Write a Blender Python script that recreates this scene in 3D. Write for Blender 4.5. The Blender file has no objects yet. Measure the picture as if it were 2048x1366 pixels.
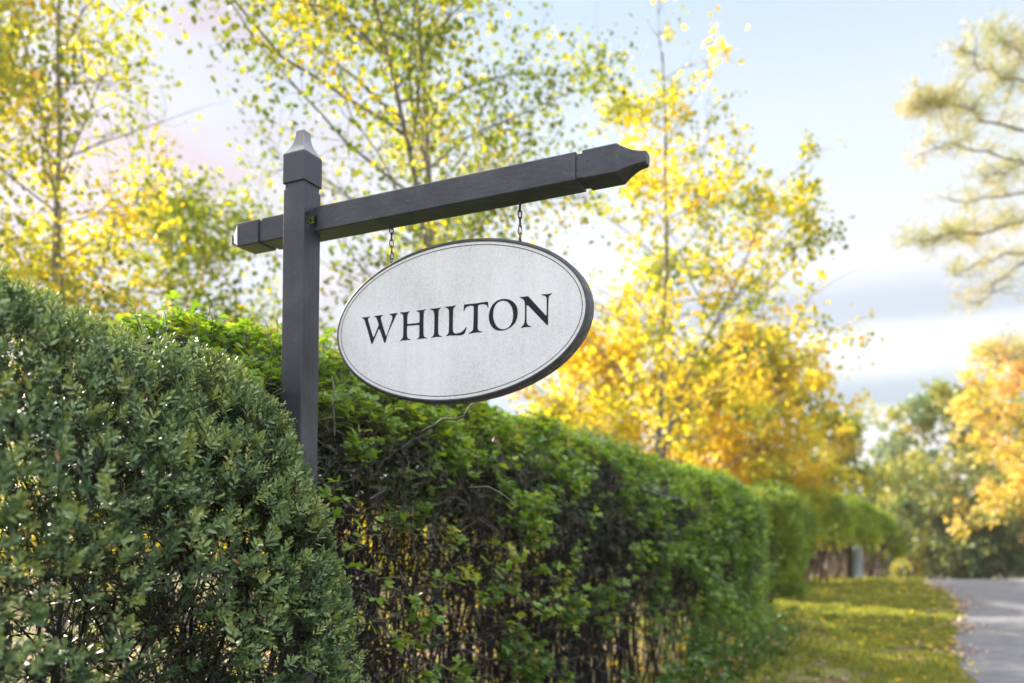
import bpy, bmesh, math, random
import numpy as np
from mathutils import Vector

# ------------------------------------------------------------------ camera, sky, sun, exposure
sc = bpy.context.scene
FPX, CX, HY, EYE = 1620.0, 1024.0, 1050.0, 1.44      # focal length in photo pixels, centre column, horizon row, eye height
cam_d = bpy.data.cameras.new("camera")
cam = bpy.data.objects.new("camera", cam_d)
sc.collection.objects.link(cam)
sc.camera = cam
cam.location = (0, 0, EYE)
cam.rotation_euler = (math.radians(90), 0, 0)
cam_d.sensor_width = 36.0
cam_d.lens = FPX / 2048 * 36
cam_d.shift_y = (HY - 683) / 2048
cam_d.clip_start, cam_d.clip_end = 0.05, 2000
cam_d.dof.use_dof = True
cam_d.dof.focus_distance = 2.50
cam_d.dof.aperture_fstop = (cam_d.lens / 1000) / 0.0180
cam_d.dof.aperture_blades = 0

SUN_AZ, SUN_EL = math.radians(-52), math.radians(29)   # azimuth from +Y towards +X
EXPO = 1.72
sc.view_settings.view_transform = 'Standard'
sc.view_settings.look = 'None'
sc.view_settings.exposure = EXPO
sc.view_settings.gamma = 1.0
sun_d = bpy.data.lights.new("sun", 'SUN')
sun_d.energy = 4.4
sun_d.angle = math.radians(0.53)
sun_d.color = (1.0, 0.93, 0.80)
sun = bpy.data.objects.new("sun", sun_d)
sc.collection.objects.link(sun)
to_sun = Vector((math.sin(SUN_AZ) * math.cos(SUN_EL), math.cos(SUN_AZ) * math.cos(SUN_EL), math.sin(SUN_EL)))
sun.rotation_euler = to_sun.to_track_quat('Z', 'Y').to_euler()

world = bpy.data.worlds.new("World")
sc.world = world
world.use_nodes = True
wn, wl = world.node_tree.nodes, world.node_tree.links
wn.clear()
def W(t, **kw):
    n = wn.new(t)
    for k, v in kw.items(): setattr(n, k, v)
    return n
def wmath(op, a, b=None):
    n = W('ShaderNodeMath', operation=op)
    for i, v in enumerate((a, b)):
        if v is None: continue
        if isinstance(v, (int, float)): n.inputs[i].default_value = v
        else: wl.new(v, n.inputs[i])
    return n.outputs[0]
def wramp(fac, stops):
    n = W('ShaderNodeValToRGB')
    el = n.color_ramp.elements
    while len(el) > 1: el.remove(el[-1])
    el[0].position, el[0].color = stops[0][0], (*stops[0][1], 1)
    for p, c in stops[1:]:
        e = el.new(p); e.color = (*c, 1)
    wl.new(fac, n.inputs[0])
    return n.outputs[0]
sky = W('ShaderNodeTexSky', sky_type='NISHITA')
sky.sun_disc = False
sky.sun_elevation, sky.sun_rotation = SUN_EL, SUN_AZ
sky.air_density, sky.dust_density, sky.ozone_density = 1.0, 1.2, 1.0
tc = W('ShaderNodeTexCoord')
sep = W('ShaderNodeSeparateXYZ'); wl.new(tc.outputs['Generated'], sep.inputs[0])
mp = W('ShaderNodeMapping'); mp.inputs['Scale'].default_value = (2.2, 2.2, 9.0)
wl.new(tc.outputs['Generated'], mp.inputs[0])
nz = W('ShaderNodeTexNoise'); nz.inputs['Scale'].default_value = 1.4; nz.inputs['Detail'].default_value = 5
wl.new(mp.outputs[0], nz.inputs['Vector'])
elev = wmath('ADD', sep.outputs['Z'], wmath('MULTIPLY', wmath('SUBTRACT', nz.outputs['Fac'], 0.5), 0.035))
# cloud layer, bands by elevation (values in view are what the picture shows, divided by the exposure further down)
right = wramp(elev, [(0.0, (.93, .91, .90)), (.115, (.90, .90, .92)), (.130, (.88, .89, .92)), (.136, (.44, .51, .60)), (.155, (.54, .61, .70)),
                     (.178, (1.0, 1.0, 1.02)), (.215, (1.02, 1.02, 1.04)), (.232, (.66, .70, .78)), (.255, (.68, .72, .80)), (.285, (1.0, 1.0, 1.03)),
                     (.36, (.93, .98, 1.03)), (.44, (.84, .93, 1.03)), (.54, (.66, .81, 1.0)), (.66, (1.2, 1.4, 1.7)), (.80, (2.3, 2.45, 2.7)), (1.0, (2.6, 2.7, 2.9))])  # zenith stops, out of view, are raised to fill shaded surfaces
nz2 = W('ShaderNodeTexNoise'); nz2.inputs['Scale'].default_value = 2.3; nz2.inputs['Detail'].default_value = 4
mp2 = W('ShaderNodeMapping'); mp2.inputs['Scale'].default_value = (1.0, 1.0, 3.0)
wl.new(tc.outputs['Generated'], mp2.inputs[0]); wl.new(mp2.outputs[0], nz2.inputs['Vector'])
left = wramp(nz2.outputs['Fac'], [(.30, (.62, .65, .74)), (.45, (.70, .72, .80)), (.55, (.70, .54, .58)), (.68, (.80, .65, .66))])
azf = wramp(wmath('ADD', wmath('MULTIPLY', sep.outputs['X'], 1.3), 0.62), [(.0, (0, 0, 0)), (.25, (.1, .1, .1)), (.55, (1, 1, 1))])
back = wramp(wmath('ADD', sep.outputs['Y'], 0.5), [(.0, (1, 1, 1)), (.5, (0, 0, 0))])
mixs = W('ShaderNodeMix', data_type='RGBA'); wl.new(azf, mixs.inputs['Factor']); wl.new(left, mixs.inputs[6]); wl.new(right, mixs.inputs[7])
mixb = W('ShaderNodeMix', data_type='RGBA'); wl.new(back, mixb.inputs['Factor']); wl.new(mixs.outputs[2], mixb.inputs[6]); wl.new(wramp(sep.outputs['Z'], [(0, (.22, .24, .24)), (.22, (.34, .37, .38)), (.36, (1.9, 1.95, 2.05)), (.6, (3.3, 3.35, 3.5)), (1, (2.6, 2.7, 2.9))]), mixb.inputs[7])  # unseen rear sky: boosted high up, darkened low down, to shape the light
SKYS = 0.1
scl = W('ShaderNodeVectorMath', operation='SCALE'); wl.new(mixb.outputs[2], scl.inputs[0]); scl.inputs['Scale'].default_value = 1.0 / (SKYS * 2 ** EXPO)
mixn = W('ShaderNodeMix', data_type='RGBA'); mixn.inputs['Factor'].default_value = 0.88
wl.new(sky.outputs[0], mixn.inputs[6]); wl.new(scl.outputs[0], mixn.inputs[7])
bg = W('ShaderNodeBackground'); bg.inputs['Strength'].default_value = SKYS
wl.new(mixn.outputs[2], bg.inputs[0])
wo = W('ShaderNodeOutputWorld'); wl.new(bg.outputs[0], wo.inputs[0])

sc.cycles.max_bounces = 8
sc.cycles.diffuse_bounces = 2
sc.cycles.transmission_bounces = 5
sc.cycles.transparent_max_bounces = 12
sc.cycles.use_denoising = True

# ------------------------------------------------------------------ helpers
rng = np.random.default_rng(11)
random.seed(5)
COL = sc.collection
RD = np.array((0.432, 0.902, 0.0))          # along the road, away from the camera
BD = np.array((0.902, -0.432, 0.0))         # square to the road: along the sign's beam, towards the road
UP = np.array((0, 0, 1.0))
def at(px, py, Y):
    """a point Y metres ahead seen at photo pixel (px, py)"""
    return np.array(((px - CX) / FPX * Y, Y, EYE + (HY - py) / FPX * Y))
def gz(x, y):
    """ground height: level, then dropping away behind the crest of the road"""
    return np.interp(y, (-60, 21.5, 50, 900), (0, 0, -2.7, -2.7))

_perm = rng.random(8192)
def vnoise(p, f=1.0, seed=0):
    p = np.asarray(p) * f + seed * 17.31
    i = np.floor(p).astype(np.int64); t = p - i; t = t * t * (3 - 2 * t)
    def h(a, b, c): return _perm[((a * 73856093) ^ (b * 19349663) ^ (c * 83492791)) & 8191]
    x, y, z = i[..., 0], i[..., 1], i[..., 2]
    tx, ty, tz = t[..., 0], t[..., 1], t[..., 2]
    r = 0
    for dx in (0, 1):
        for dy in (0, 1):
            for dz in (0, 1):
                r = r + h(x + dx, y + dy, z + dz) * (tx if dx else 1 - tx) * (ty if dy else 1 - ty) * (tz if dz else 1 - tz)
    return r
def nrm(v):
    return v / np.maximum(np.linalg.norm(v, axis=-1, keepdims=True), 1e-9)
def rdir(n): return nrm(rng.normal(size=(n, 3)))

def link(o, parent=None):
    COL.objects.link(o)
    if parent is not None: o.parent = parent
    return o
def mesh_np(name, V, F, mat, parent=None, rnd=None, smooth=False):
    """quads (or triangles) from numpy arrays into ONE mesh object"""
    V = np.ascontiguousarray(V, dtype=np.float32); F = np.ascontiguousarray(F, dtype=np.int32)
    me = bpy.data.meshes.new(name)
    k = F.shape[1]
    me.vertices.add(len(V)); me.vertices.foreach_set('co', V.ravel())
    me.loops.add(F.size); me.loops.foreach_set('vertex_index', F.ravel())
    me.polygons.add(len(F)); me.polygons.foreach_set('loop_start', np.arange(0, F.size, k, dtype=np.int32))
    if smooth: me.polygons.foreach_set('use_smooth', np.ones(len(F), dtype=bool))
    me.update(calc_edges=True)
    if rnd is not None:
        a = me.attributes.new('tone', 'FLOAT', 'FACE'); a.data.foreach_set('value', np.ascontiguousarray(rnd, dtype=np.float32))
    me.materials.append(mat)
    return link(bpy.data.objects.new(name, me), parent)
def thing(name, label, cat, loc=(0, 0, 0), group=None, kind=None):
    o = bpy.data.objects.new(name, None); COL.objects.link(o); o.location = loc
    o.empty_display_size = 0.1
    return tag(o, label, cat, group, kind)
def tag(o, label, cat, group=None, kind=None):
    o['label'] = label; o['category'] = cat
    if group: o['group'] = group
    if kind: o['kind'] = kind
    return o
def struct(o):
    o['kind'] = 'structure'; return o

class Acc:
    """collects instanced or swept pieces for one mesh"""
    def __init__(s): s.V, s.F, s.R, s.n = [], [], [], 0
    def add(s, V, F, R=None):
        s.V.append(V); s.F.append(F + s.n); s.n += len(V)
        s.R.append(R if R is not None else np.zeros(len(F)))
    def build(s, name, mat, parent=None, smooth=False, base=None):
        V = np.concatenate(s.V); F = np.concatenate(s.F); R = np.concatenate(s.R)
        if base is not None: V = V - np.asarray(base)
        return mesh_np(name, V, F, mat, parent, R, smooth)
LEAF_V = {   # x along, y across, z up: base, left1, left2, tip, right2, right1
    'oval': np.array([(0, 0, 0), (.32, .19, .05), (.72, .17, .05), (1, 0, -.03), (.72, -.17, .05), (.32, -.19, .05)]),
    'obov': np.array([(0, 0, 0), (.38, .22, .06), (.80, .27, .05), (1, 0, -.05), (.80, -.27, .05), (.38, -.22, .06)]),
    'broad': np.array([(0, 0, 0), (.22, .36, .08), (.68, .34, .06), (1, 0, -.10), (.68, -.34, .06), (.22, -.36, .08)]),
    'needle': np.array([(0, 0, 0), (.3, .03, 0), (.7, .03, 0), (1, 0, 0), (.7, -.03, 0), (.3, -.03, 0)])}
LEAF_F = np.array([(0, 3, 2, 1), (0, 5, 4, 3)])
def leaves(acc, pos, d, nrmv, size, tone, kind='oval'):
    """one folded leaf at each pos, pointing along d, face towards nrmv"""
    T = LEAF_V[kind]; N = len(pos)
    X = nrm(d); Y = nrm(np.cross(nrmv, X)); Z = np.cross(X, Y)
    S = np.broadcast_to(np.asarray(size, dtype=float), (N,))[:, None, None]
    V = pos[:, None, :] + S * (T[None, :, 0:1] * X[:, None] + T[None, :, 1:2] * Y[:, None] + T[None, :, 2:3] * Z[:, None])
    F = (LEAF_F[None] + (np.arange(N) * 6)[:, None, None]).reshape(-1, 4)
    acc.add(V.reshape(-1, 3), F, np.repeat(np.broadcast_to(tone, (N,)), 2))
def tubes(acc, P, R, sides=4, tone=0.0):
    """P (K,n,3) polylines, R (K,n) radii"""
    K, n = P.shape[:2]
    T = nrm(np.gradient(P, axis=1))
    ref = np.where(np.abs(T[..., 2:3]) > .8, np.array((1.0, 0.13, 0)), np.array((0.07, 0.0, 1.0)))
    A = nrm(np.cross(T, ref)); B = np.cross(T, A)
    ang = np.arange(sides) * 2 * math.pi / sides
    V = P[:, :, None] + R[:, :, None, None] * (np.cos(ang)[None, None, :, None] * A[:, :, None] + np.sin(ang)[None, None, :, None] * B[:, :, None])
    j = np.arange(sides); j2 = (j + 1) % sides
    i = np.arange(n - 1)
    q = np.stack([i[:, None] * sides + j, i[:, None] * sides + j2, (i[:, None] + 1) * sides + j2, (i[:, None] + 1) * sides + j], -1).reshape(-1, 4)
    F = (q[None] + (np.arange(K) * n * sides)[:, None, None]).reshape(-1, 4)
    tn = np.repeat(np.broadcast_to(tone, (K,)), len(q))
    acc.add(V.reshape(-1, 3), F, tn)
def wander(start, d, length, n, jit, droop=0.0):
    """K wandering polylines"""
    K = len(start)
    P = np.zeros((K, n, 3)); P[:, 0] = start; d = nrm(d.copy())
    st = np.broadcast_to(np.asarray(length, dtype=float), (K,)) / (n - 1)
    for i in range(1, n):
        P[:, i] = P[:, i - 1] + d * st[:, None]
        d = nrm(d + rng.normal(size=(K, 3)) * jit + UP * droop)
    return P

# ---- materials
def M(name):
    m = bpy.data.materials.new(name); m.use_nodes = True
    return m, m.node_tree.nodes, m.node_tree.links, m.node_tree.nodes['Principled BSDF']
def ramp(n, stops):
    r = n.new('ShaderNodeValToRGB'); el = r.color_ramp.elements
    while len(el) > 1: el.remove(el[-1])
    el[0].position, el[0].color = stops[0][0], (*stops[0][1], 1)
    for p, c in stops[1:]:
        e = el.new(p); e.color = (*c, 1)
    return r
def noise_mat(name, stops, scale, rough=.6, bump=.0, detail=6, bscale=None, stretch=(1, 1, 1), spec=.4):
    m, n, l, b = M(name)
    t = n.new('ShaderNodeTexCoord'); mpn = n.new('ShaderNodeMapping'); mpn.inputs['Scale'].default_value = stretch
    l.new(t.outputs['Object'], mpn.inputs[0])
    z = n.new('ShaderNodeTexNoise'); z.inputs['Scale'].default_value = scale; z.inputs['Detail'].default_value = detail
    l.new(mpn.outputs[0], z.inputs['Vector'])
    r = ramp(n, stops); l.new(z.outputs['Fac'], r.inputs[0]); l.new(r.outputs[0], b.inputs['Base Color'])
    b.inputs['Roughness'].default_value = rough
    b.inputs['Specular IOR Level'].default_value = spec
    if bump:
        z2 = n.new('ShaderNodeTexNoise'); z2.inputs['Scale'].default_value = bscale or scale * 3; z2.inputs['Detail'].default_value = 5
        l.new(mpn.outputs[0], z2.inputs['Vector'])
        bp = n.new('ShaderNodeBump'); bp.inputs['Strength'].default_value = bump; bp.inputs['Distance'].default_value = .01
        l.new(z2.outputs['Fac'], bp.inputs['Height']); l.new(bp.outputs[0], b.inputs['Normal'])
    return m
def leaf_mat(name, stops, trans=.45, rough=.45, spec=.5, tboost=1.0):
    m, n, l, b = M(name)
    a = n.new('ShaderNodeAttribute'); a.attribute_name = 'tone'
    r = ramp(n, stops); l.new(a.outputs['Fac'], r.inputs[0])
    l.new(r.outputs[0], b.inputs['Base Color']); b.inputs['Roughness'].default_value = rough
    b.inputs['Specular IOR Level'].default_value = spec
    tr = n.new('ShaderNodeBsdfTranslucent')
    g = n.new('ShaderNodeMix'); g.data_type = 'RGBA'; g.blend_type = 'MULTIPLY'; g.inputs['Factor'].default_value = 1
    l.new(r.outputs[0], g.inputs[6]); g.inputs[7].default_value = (1.5 * tboost, 1.4 * tboost, .55 * tboost, 1)
    l.new(g.outputs[2], tr.inputs[0])
    mx = n.new('ShaderNodeMixShader'); mx.inputs[0].default_value = trans
    l.new(b.outputs[0], mx.inputs[1]); l.new(tr.outputs[0], mx.inputs[2])
    l.new(mx.outputs[0], n['Material Output'].inputs['Surface'])
    return m

MAT = {}
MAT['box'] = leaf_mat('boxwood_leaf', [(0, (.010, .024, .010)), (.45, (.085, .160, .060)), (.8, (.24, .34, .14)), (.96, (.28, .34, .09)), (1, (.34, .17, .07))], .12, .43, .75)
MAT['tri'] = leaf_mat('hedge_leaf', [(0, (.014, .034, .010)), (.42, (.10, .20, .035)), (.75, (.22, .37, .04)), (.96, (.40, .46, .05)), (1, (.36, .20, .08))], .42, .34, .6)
MAT['farhedge'] = leaf_mat('far_hedge_leaf', [(0, (.05, .10, .02)), (.5, (.15, .26, .03)), (1, (.45, .46, .04))], .45)
MAT['autumn'] = leaf_mat('autumn_leaf', [(0, (.09, .14, .03)), (.28, (.18, .24, .035)), (.48, (.36, .38, .04)), (.66, (.64, .53, .05)), (.86, (.82, .58, .06)), (1, (.84, .52, .18))], .55, .5, .4, .92)
MAT['orange'] = leaf_mat('orange_leaf', [(0, (.14, .19, .05)), (.35, (.45, .44, .08)), (.65, (.75, .55, .14)), (1, (.80, .50, .30))], .4, .5, .4)
MAT['pine'] = leaf_mat('pine_needle', [(0, (.18, .24, .12)), (.5, (.42, .42, .17)), (1, (.72, .54, .30))], .3)
MAT['green'] = leaf_mat('green_leaf', [(0, (.08, .14, .08)), (.5, (.19, .26, .12)), (.8, (.36, .36, .10)), (1, (.65, .52, .15))], .4)
MAT['bark'] = noise_mat('bark', [(.3, (.11, .10, .09)), (.7, (.30, .27, .24))], 14, .9, .6, stretch=(1, 1, .3))
MAT['stem'] = noise_mat('stem_bark', [(.3, (.006, .005, .004)), (.6, (.017, .014, .012)), (.8, (.045, .038, .030))], 25, .8, .4, stretch=(1, 1, .4))
MAT['twig'] = noise_mat('twig_bark', [(.3, (.05, .043, .033)), (.7, (.20, .185, .16))], 30, .7, .2)

def paint(name, grain):
    m, n, l, b = M(name)
    t = n.new('ShaderNodeTexCoord'); mpn = n.new('ShaderNodeMapping'); mpn.inputs['Scale'].default_value = grain
    l.new(t.outputs['Object'], mpn.inputs[0])
    z = n.new('ShaderNodeTexNoise'); z.inputs['Scale'].default_value = 60; z.inputs['Detail'].default_value = 6
    l.new(mpn.outputs[0], z.inputs['Vector'])
    z3 = n.new('ShaderNodeTexNoise'); z3.inputs['Scale'].default_value = 7; z3.inputs['Detail'].default_value = 8; z3.inputs['Roughness'].default_value = .7
    l.new(t.outputs['Object'], z3.inputs['Vector'])
    r = ramp(n, [(.25, (.024, .025, .034)), (.5, (.038, .041, .056)), (.72, (.066, .070, .088))])
    l.new(z3.outputs['Fac'], r.inputs[0])
    # chips and specks
    z4 = n.new('ShaderNodeTexNoise'); z4.inputs['Scale'].default_value = 150; z4.inputs['Detail'].default_value = 2
    l.new(t.outputs['Object'], z4.inputs['Vector'])
    r4 = ramp(n, [(.73, (0, 0, 0)), (.77, (1, 1, 1))]); l.new(z4.outputs['Fac'], r4.inputs[0])
    mx = n.new('ShaderNodeMix'); mx.data_type = 'RGBA'; l.new(r4.outputs[0], mx.inputs['Factor']); l.new(r.outputs[0], mx.inputs[6]); mx.inputs[7].default_value = (.22, .22, .22, 1)
    # pits and grime
    z5 = n.new('ShaderNodeTexVoronoi'); z5.inputs['Scale'].default_value = 34
    l.new(t.outputs['Object'], z5.inputs['Vector'])
    r5 = ramp(n, [(.07, (1, 1, 1)), (.13, (0, 0, 0))]); l.new(z5.outputs['Distance'], r5.inputs[0])
    mx2 = n.new('ShaderNodeMix'); mx2.data_type = 'RGBA'; l.new(r5.outputs[0], mx2.inputs['Factor']); l.new(mx.outputs[2], mx2.inputs[6]); mx2.inputs[7].default_value = (.03, .03, .035, 1)
    z7 = n.new('ShaderNodeTexNoise'); z7.inputs['Scale'].default_value = 26; z7.inputs['Detail'].default_value = 9; z7.inputs['Roughness'].default_value = .75
    l.new(mpn.outputs[0], z7.inputs['Vector'])
    r7 = ramp(n, [(.56, (0, 0, 0)), (.74, (.55, .55, .55))]); l.new(z7.outputs['Fac'], r7.inputs[0])
    mx3 = n.new('ShaderNodeMix'); mx3.data_type = 'RGBA'; l.new(r7.outputs[0], mx3.inputs['Factor']); l.new(mx2.outputs[2], mx3.inputs[6]); mx3.inputs[7].default_value = (.13, .13, .14, 1)
    l.new(mx3.outputs[2], b.inputs['Base Color'])
    b.inputs['Roughness'].default_value = .42; b.inputs['Specular IOR Level'].default_value = .45
    add = n.new('ShaderNodeMath'); add.operation = 'SUBTRACT'; l.new(z.outputs['Fac'], add.inputs[0]); l.new(r5.outputs[0], add.inputs[1])
    bp = n.new('ShaderNodeBump'); bp.inputs['Strength'].default_value = .55; bp.inputs['Distance'].default_value = .003
    l.new(add.outputs[0], bp.inputs['Height']); l.new(bp.outputs[0], b.inputs['Normal'])
    return m
MAT['paint_v'] = paint('post_paint', (1, 1, .07))
MAT['paint_h'] = paint('beam_paint', (.35, .7, 1))
MAT['metal'] = noise_mat('chain_metal', [(.3, (.03, .03, .035)), (.7, (.10, .10, .11))], 60, .5, .1)
MAT['ink'] = noise_mat('lettering_paint', [(.35, (.010, .011, .014)), (.65, (.022, .024, .031))], 220, .6, .1, spec=.2)
MAT['greenline'] = noise_mat('border_paint', [(.3, (.008, .03, .022)), (.7, (.014, .045, .032))], 80, .5)
def sign_white():
    m, n, l, b = M('sign_face_paint')
    t = n.new('ShaderNodeTexCoord')
    z = n.new('ShaderNodeTexNoise'); z.inputs['Scale'].default_value = 120; z.inputs['Detail'].default_value = 4; z.inputs['Roughness'].default_value = .75
    l.new(t.outputs['Object'], z.inputs['Vector'])
    z2 = n.new('ShaderNodeTexNoise'); z2.inputs['Scale'].default_value = 5; z2.inputs['Detail'].default_value = 5
    l.new(t.outputs['Object'], z2.inputs['Vector'])
    r = ramp(n, [(.34, (.58, .58, .60)), (.48, (.74, .745, .78)), (.62, (.83, .835, .865))])
    ad = n.new('ShaderNodeMath'); ad.operation = 'MULTIPLY_ADD'; l.new(z2.outputs['Fac'], ad.inputs[0]); ad.inputs[1].default_value = .35
    sb = n.new('ShaderNodeMath'); sb.operation = 'MULTIPLY'; l.new(z.outputs['Fac'], sb.inputs[0]); sb.inputs[1].default_value = .65
    l.new(sb.outputs[0], ad.inputs[2]); l.new(ad.outputs[0], r.inputs[0])
    # sparse mildew spots
    z3 = n.new('ShaderNodeTexNoise'); z3.inputs['Scale'].default_value = 70; z3.inputs['Detail'].default_value = 1
    l.new(t.outputs['Object'], z3.inputs['Vector'])
    r3 = ramp(n, [(.74, (0, 0, 0)), (.80, (.35, .35, .35))]); l.new(z3.outputs['Fac'], r3.inputs[0])
    mx = n.new('ShaderNodeMix'); mx.data_type = 'RGBA'; l.new(r3.outputs[0], mx.inputs['Factor']); l.new(r.outputs[0], mx.inputs[6]); mx.inputs[7].default_value = (.35, .35, .36, 1)
    ms = n.new('ShaderNodeMapping'); ms.inputs['Scale'].default_value = (26, 26, 1.6); l.new(t.outputs['Object'], ms.inputs[0])
    zs = n.new('ShaderNodeTexNoise'); zs.inputs['Scale'].default_value = 1; zs.inputs['Detail'].default_value = 4; l.new(ms.outputs[0], zs.inputs['Vector'])
    rs = ramp(n, [(.48, (1, 1, 1)), (.75, (.93, .93, .915))]); l.new(zs.outputs['Fac'], rs.inputs[0])
    z6 = n.new('ShaderNodeTexNoise'); z6.inputs['Scale'].default_value = 3.2; z6.inputs['Detail'].default_value = 7; z6.inputs['Roughness'].default_value = .65
    l.new(t.outputs['Object'], z6.inputs['Vector'])
    r6 = ramp(n, [(.36, (.93, .935, .92)), (.56, (1, 1, 1))]); l.new(z6.outputs['Fac'], r6.inputs[0])
    m1 = n.new('ShaderNodeMix'); m1.data_type = 'RGBA'; m1.blend_type = 'MULTIPLY'; m1.inputs['Factor'].default_value = 1
    l.new(mx.outputs[2], m1.inputs[6]); l.new(rs.outputs[0], m1.inputs[7])
    m2 = n.new('ShaderNodeMix'); m2.data_type = 'RGBA'; m2.blend_type = 'MULTIPLY'; m2.inputs['Factor'].default_value = 1
    l.new(m1.outputs[2], m2.inputs[6]); l.new(r6.outputs[0], m2.inputs[7])
    l.new(m2.outputs[2], b.inputs['Base Color']); b.inputs['Roughness'].default_value = .5
    return m
MAT['white'] = sign_white()
MAT['edge'] = noise_mat('sign_edge', [(.3, (.05, .05, .055)), (.55, (.12, .12, .125)), (.75, (.26, .25, .24))], 45, .6, .3, stretch=(1, 1, 1))
MAT['rim'] = noise_mat('sign_rim', [(.3, (.045, .046, .056)), (.7, (.085, .088, .105))], 40, .4, .15)

# ------------------------------------------------------------------ setting: ground, road
def ground_sheet():
    xs = np.concatenate([np.arange(-400, -40, 40), np.arange(-40, 60, 2.0), np.arange(60, 441, 40)])
    ys = np.array([-60, -20, -5, 0, 3, 6, 9, 12, 15, 18, 21.5, 26, 32, 40, 50, 70, 100, 160, 260, 500, 900])
    X, Y = np.meshgrid(xs, ys); Z = gz(X, Y)
    V = np.stack([X, Y, Z], -1).reshape(-1, 3)
    nx = len(xs); i, j = np.meshgrid(np.arange(len(ys) - 1), np.arange(nx - 1), indexing='ij')
    a = (i * nx + j).ravel()
    F = np.stack([a, a + 1, a + nx + 1, a + nx], -1)
    m, n, l, b = M('lawn')
    t = n.new('ShaderNodeTexCoord')
    z = n.new('ShaderNodeTexNoise'); z.inputs['Scale'].default_value = .9; z.inputs['Detail'].default_value = 9; z.inputs['Roughness'].default_value = .68
    l.new(t.outputs['Object'], z.inputs['Vector'])
    r = ramp(n, [(.32, (.10, .075, .055)), (.46, (.16, .125, .075)), (.54, (.17, .16, .06)), (.66, (.20, .22, .05))])
    l.new(z.outputs['Fac'], r.inputs[0])
    z2 = n.new('ShaderNodeTexNoise'); z2.inputs['Scale'].default_value = 11; z2.inputs['Detail'].default_value = 6
    l.new(t.outputs['Object'], z2.inputs['Vector'])
    r2 = ramp(n, [(.60, (0, 0, 0)), (.68, (1, 1, 1))]); l.new(z2.outputs['Fac'], r2.inputs[0])
    mx = n.new('ShaderNodeMix'); mx.data_type = 'RGBA'; l.new(r2.outputs[0], mx.inputs['Factor']); l.new(r.outputs[0], mx.inputs[6]); mx.inputs[7].default_value = (.24, .17, .10, 1)
    l.new(mx.outputs[2], b.inputs['Base Color']); b.inputs['Roughness'].default_value = .95; b.inputs['Specular IOR Level'].default_value = .1
    bp = n.new('ShaderNodeBump'); bp.inputs['Strength'].default_value = .6; bp.inputs['Distance'].default_value = .03
    l.new(z2.outputs['Fac'], bp.inputs['Height']); l.new(bp.outputs[0], b.inputs['Normal'])
    return struct(mesh_np('ground', V, F, m))
ground_sheet()
ROAD_Y = np.array([-30, 0, 4, 7.4, 9, 10.5, 12, 13.5, 15.5, 17, 18.5, 20, 21.5, 23, 26, 30, 36, 44, 50, 70, 110])
ROAD_L = np.array([-14, 1.0, 2.75, 4.22, 4.95, 5.72, 6.60, 7.45, 8.46, 9.05, 9.6, 10.2, 10.9, 11.6, 13.2, 15.5, 19.3, 25, 30, 46, 80])
def road_left(y): return np.interp(y, ROAD_Y, ROAD_L)
def road_sheet():
    ys = np.unique(np.concatenate([ROAD_Y, np.arange(5, 22, .25)]))
    L = road_left(ys) + (vnoise(np.stack([ys * 0, ys, ys * 0], -1), 1.9) - .5) * .16
    wid = np.interp(ys, (0, 14, 24, 60), (5.6, 6.6, 8.5, 7))
    k = 9
    u = np.linspace(0, 1, k)
    X = L[:, None] + wid[:, None] * u[None]; Y = np.repeat(ys[:, None], k, 1)
    V = np.stack([X, Y, gz(X, Y) + .004], -1).reshape(-1, 3)
    i, j = np.meshgrid(np.arange(len(ys) - 1), np.arange(k - 1), indexing='ij'); a = (i * k + j).ravel()
    F = np.stack([a, a + 1, a + k + 1, a + k], -1)
    m = noise_mat('asphalt', [(.3, (.13, .128, .135)), (.55, (.165, .162, .17)), (.75, (.20, .197, .20))], 3.0, .85, .3, 10, 130)
    return struct(mesh_np('road', V, F, m))
road_sheet()

# ------------------------------------------------------------------ the sign post
C0 = np.array((-.741, 2.88, 0.0))                     # front corner of the post
P0 = C0 + .054 * RD                                   # where the beam's front face meets the post
def plane(L, u, z):
    """L along the beam, u back from the beam's front face, z above the eye"""
    return P0 + np.asarray(L)[..., None] * BD + np.asarray(u)[..., None] * RD + (np.asarray(z)[..., None] + EYE) * UP
def square_sweep(rings, centre, ax, a1, a2, cham=.0035, cap=True):
    """rings: (distance along ax, half width a1, half width a2)"""
    V, F = [], []
    for t, h1, h2 in rings:
        c = min(cham, h1 * .3)
        pts = [(h1, h2 - c), (h1 - c, h2), (-h1 + c, h2), (-h1, h2 - c), (-h1, -h2 + c), (-h1 + c, -h2), (h1 - c, -h2), (h1, -h2 + c)]
        for p, q in pts: V.append(centre(t) + ax * t + a1 * p + a2 * q)
    bm = bmesh.new()
    vs = [bm.verts.new(v) for v in V]
    for r in range(len(rings) - 1):
        for j in range(8):
            bm.faces.new([vs[r * 8 + j], vs[r * 8 + (j + 1) % 8], vs[(r + 1) * 8 + (j + 1) % 8], vs[(r + 1) * 8 + j]])
    bm.faces.new(vs[:8][::-1]); bm.faces.new(vs[-8:])
    bmesh.ops.recalc_face_normals(bm, faces=bm.faces)
    return bm
def bm_obj(name, bm, mat, parent=None, base=None):
    if base is not None: bmesh.ops.translate(bm, vec=Vector(-np.asarray(base)), verts=bm.verts)
    me = bpy.data.meshes.new(name); bm.to_mesh(me); bm.free()
    for m in (mat if isinstance(mat, (list, tuple)) else [mat]): me.materials.append(m)
    return link(bpy.data.objects.new(name, me), parent)
PC = C0 + .0475 * (-BD) + .0475 * RD                   # centre of the post
BASE = np.array((PC[0], PC[1], 0))
post = thing('sign_post', 'dark grey painted wooden post with crossbeam and pointed cap rising behind the boxwood hedge', 'sign post', tuple(BASE))
def pcen(t):   # the post leans a touch
    return np.array((PC[0] + .0125 * (t - EYE - 1.1), PC[1], 0))
E = EYE
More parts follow.
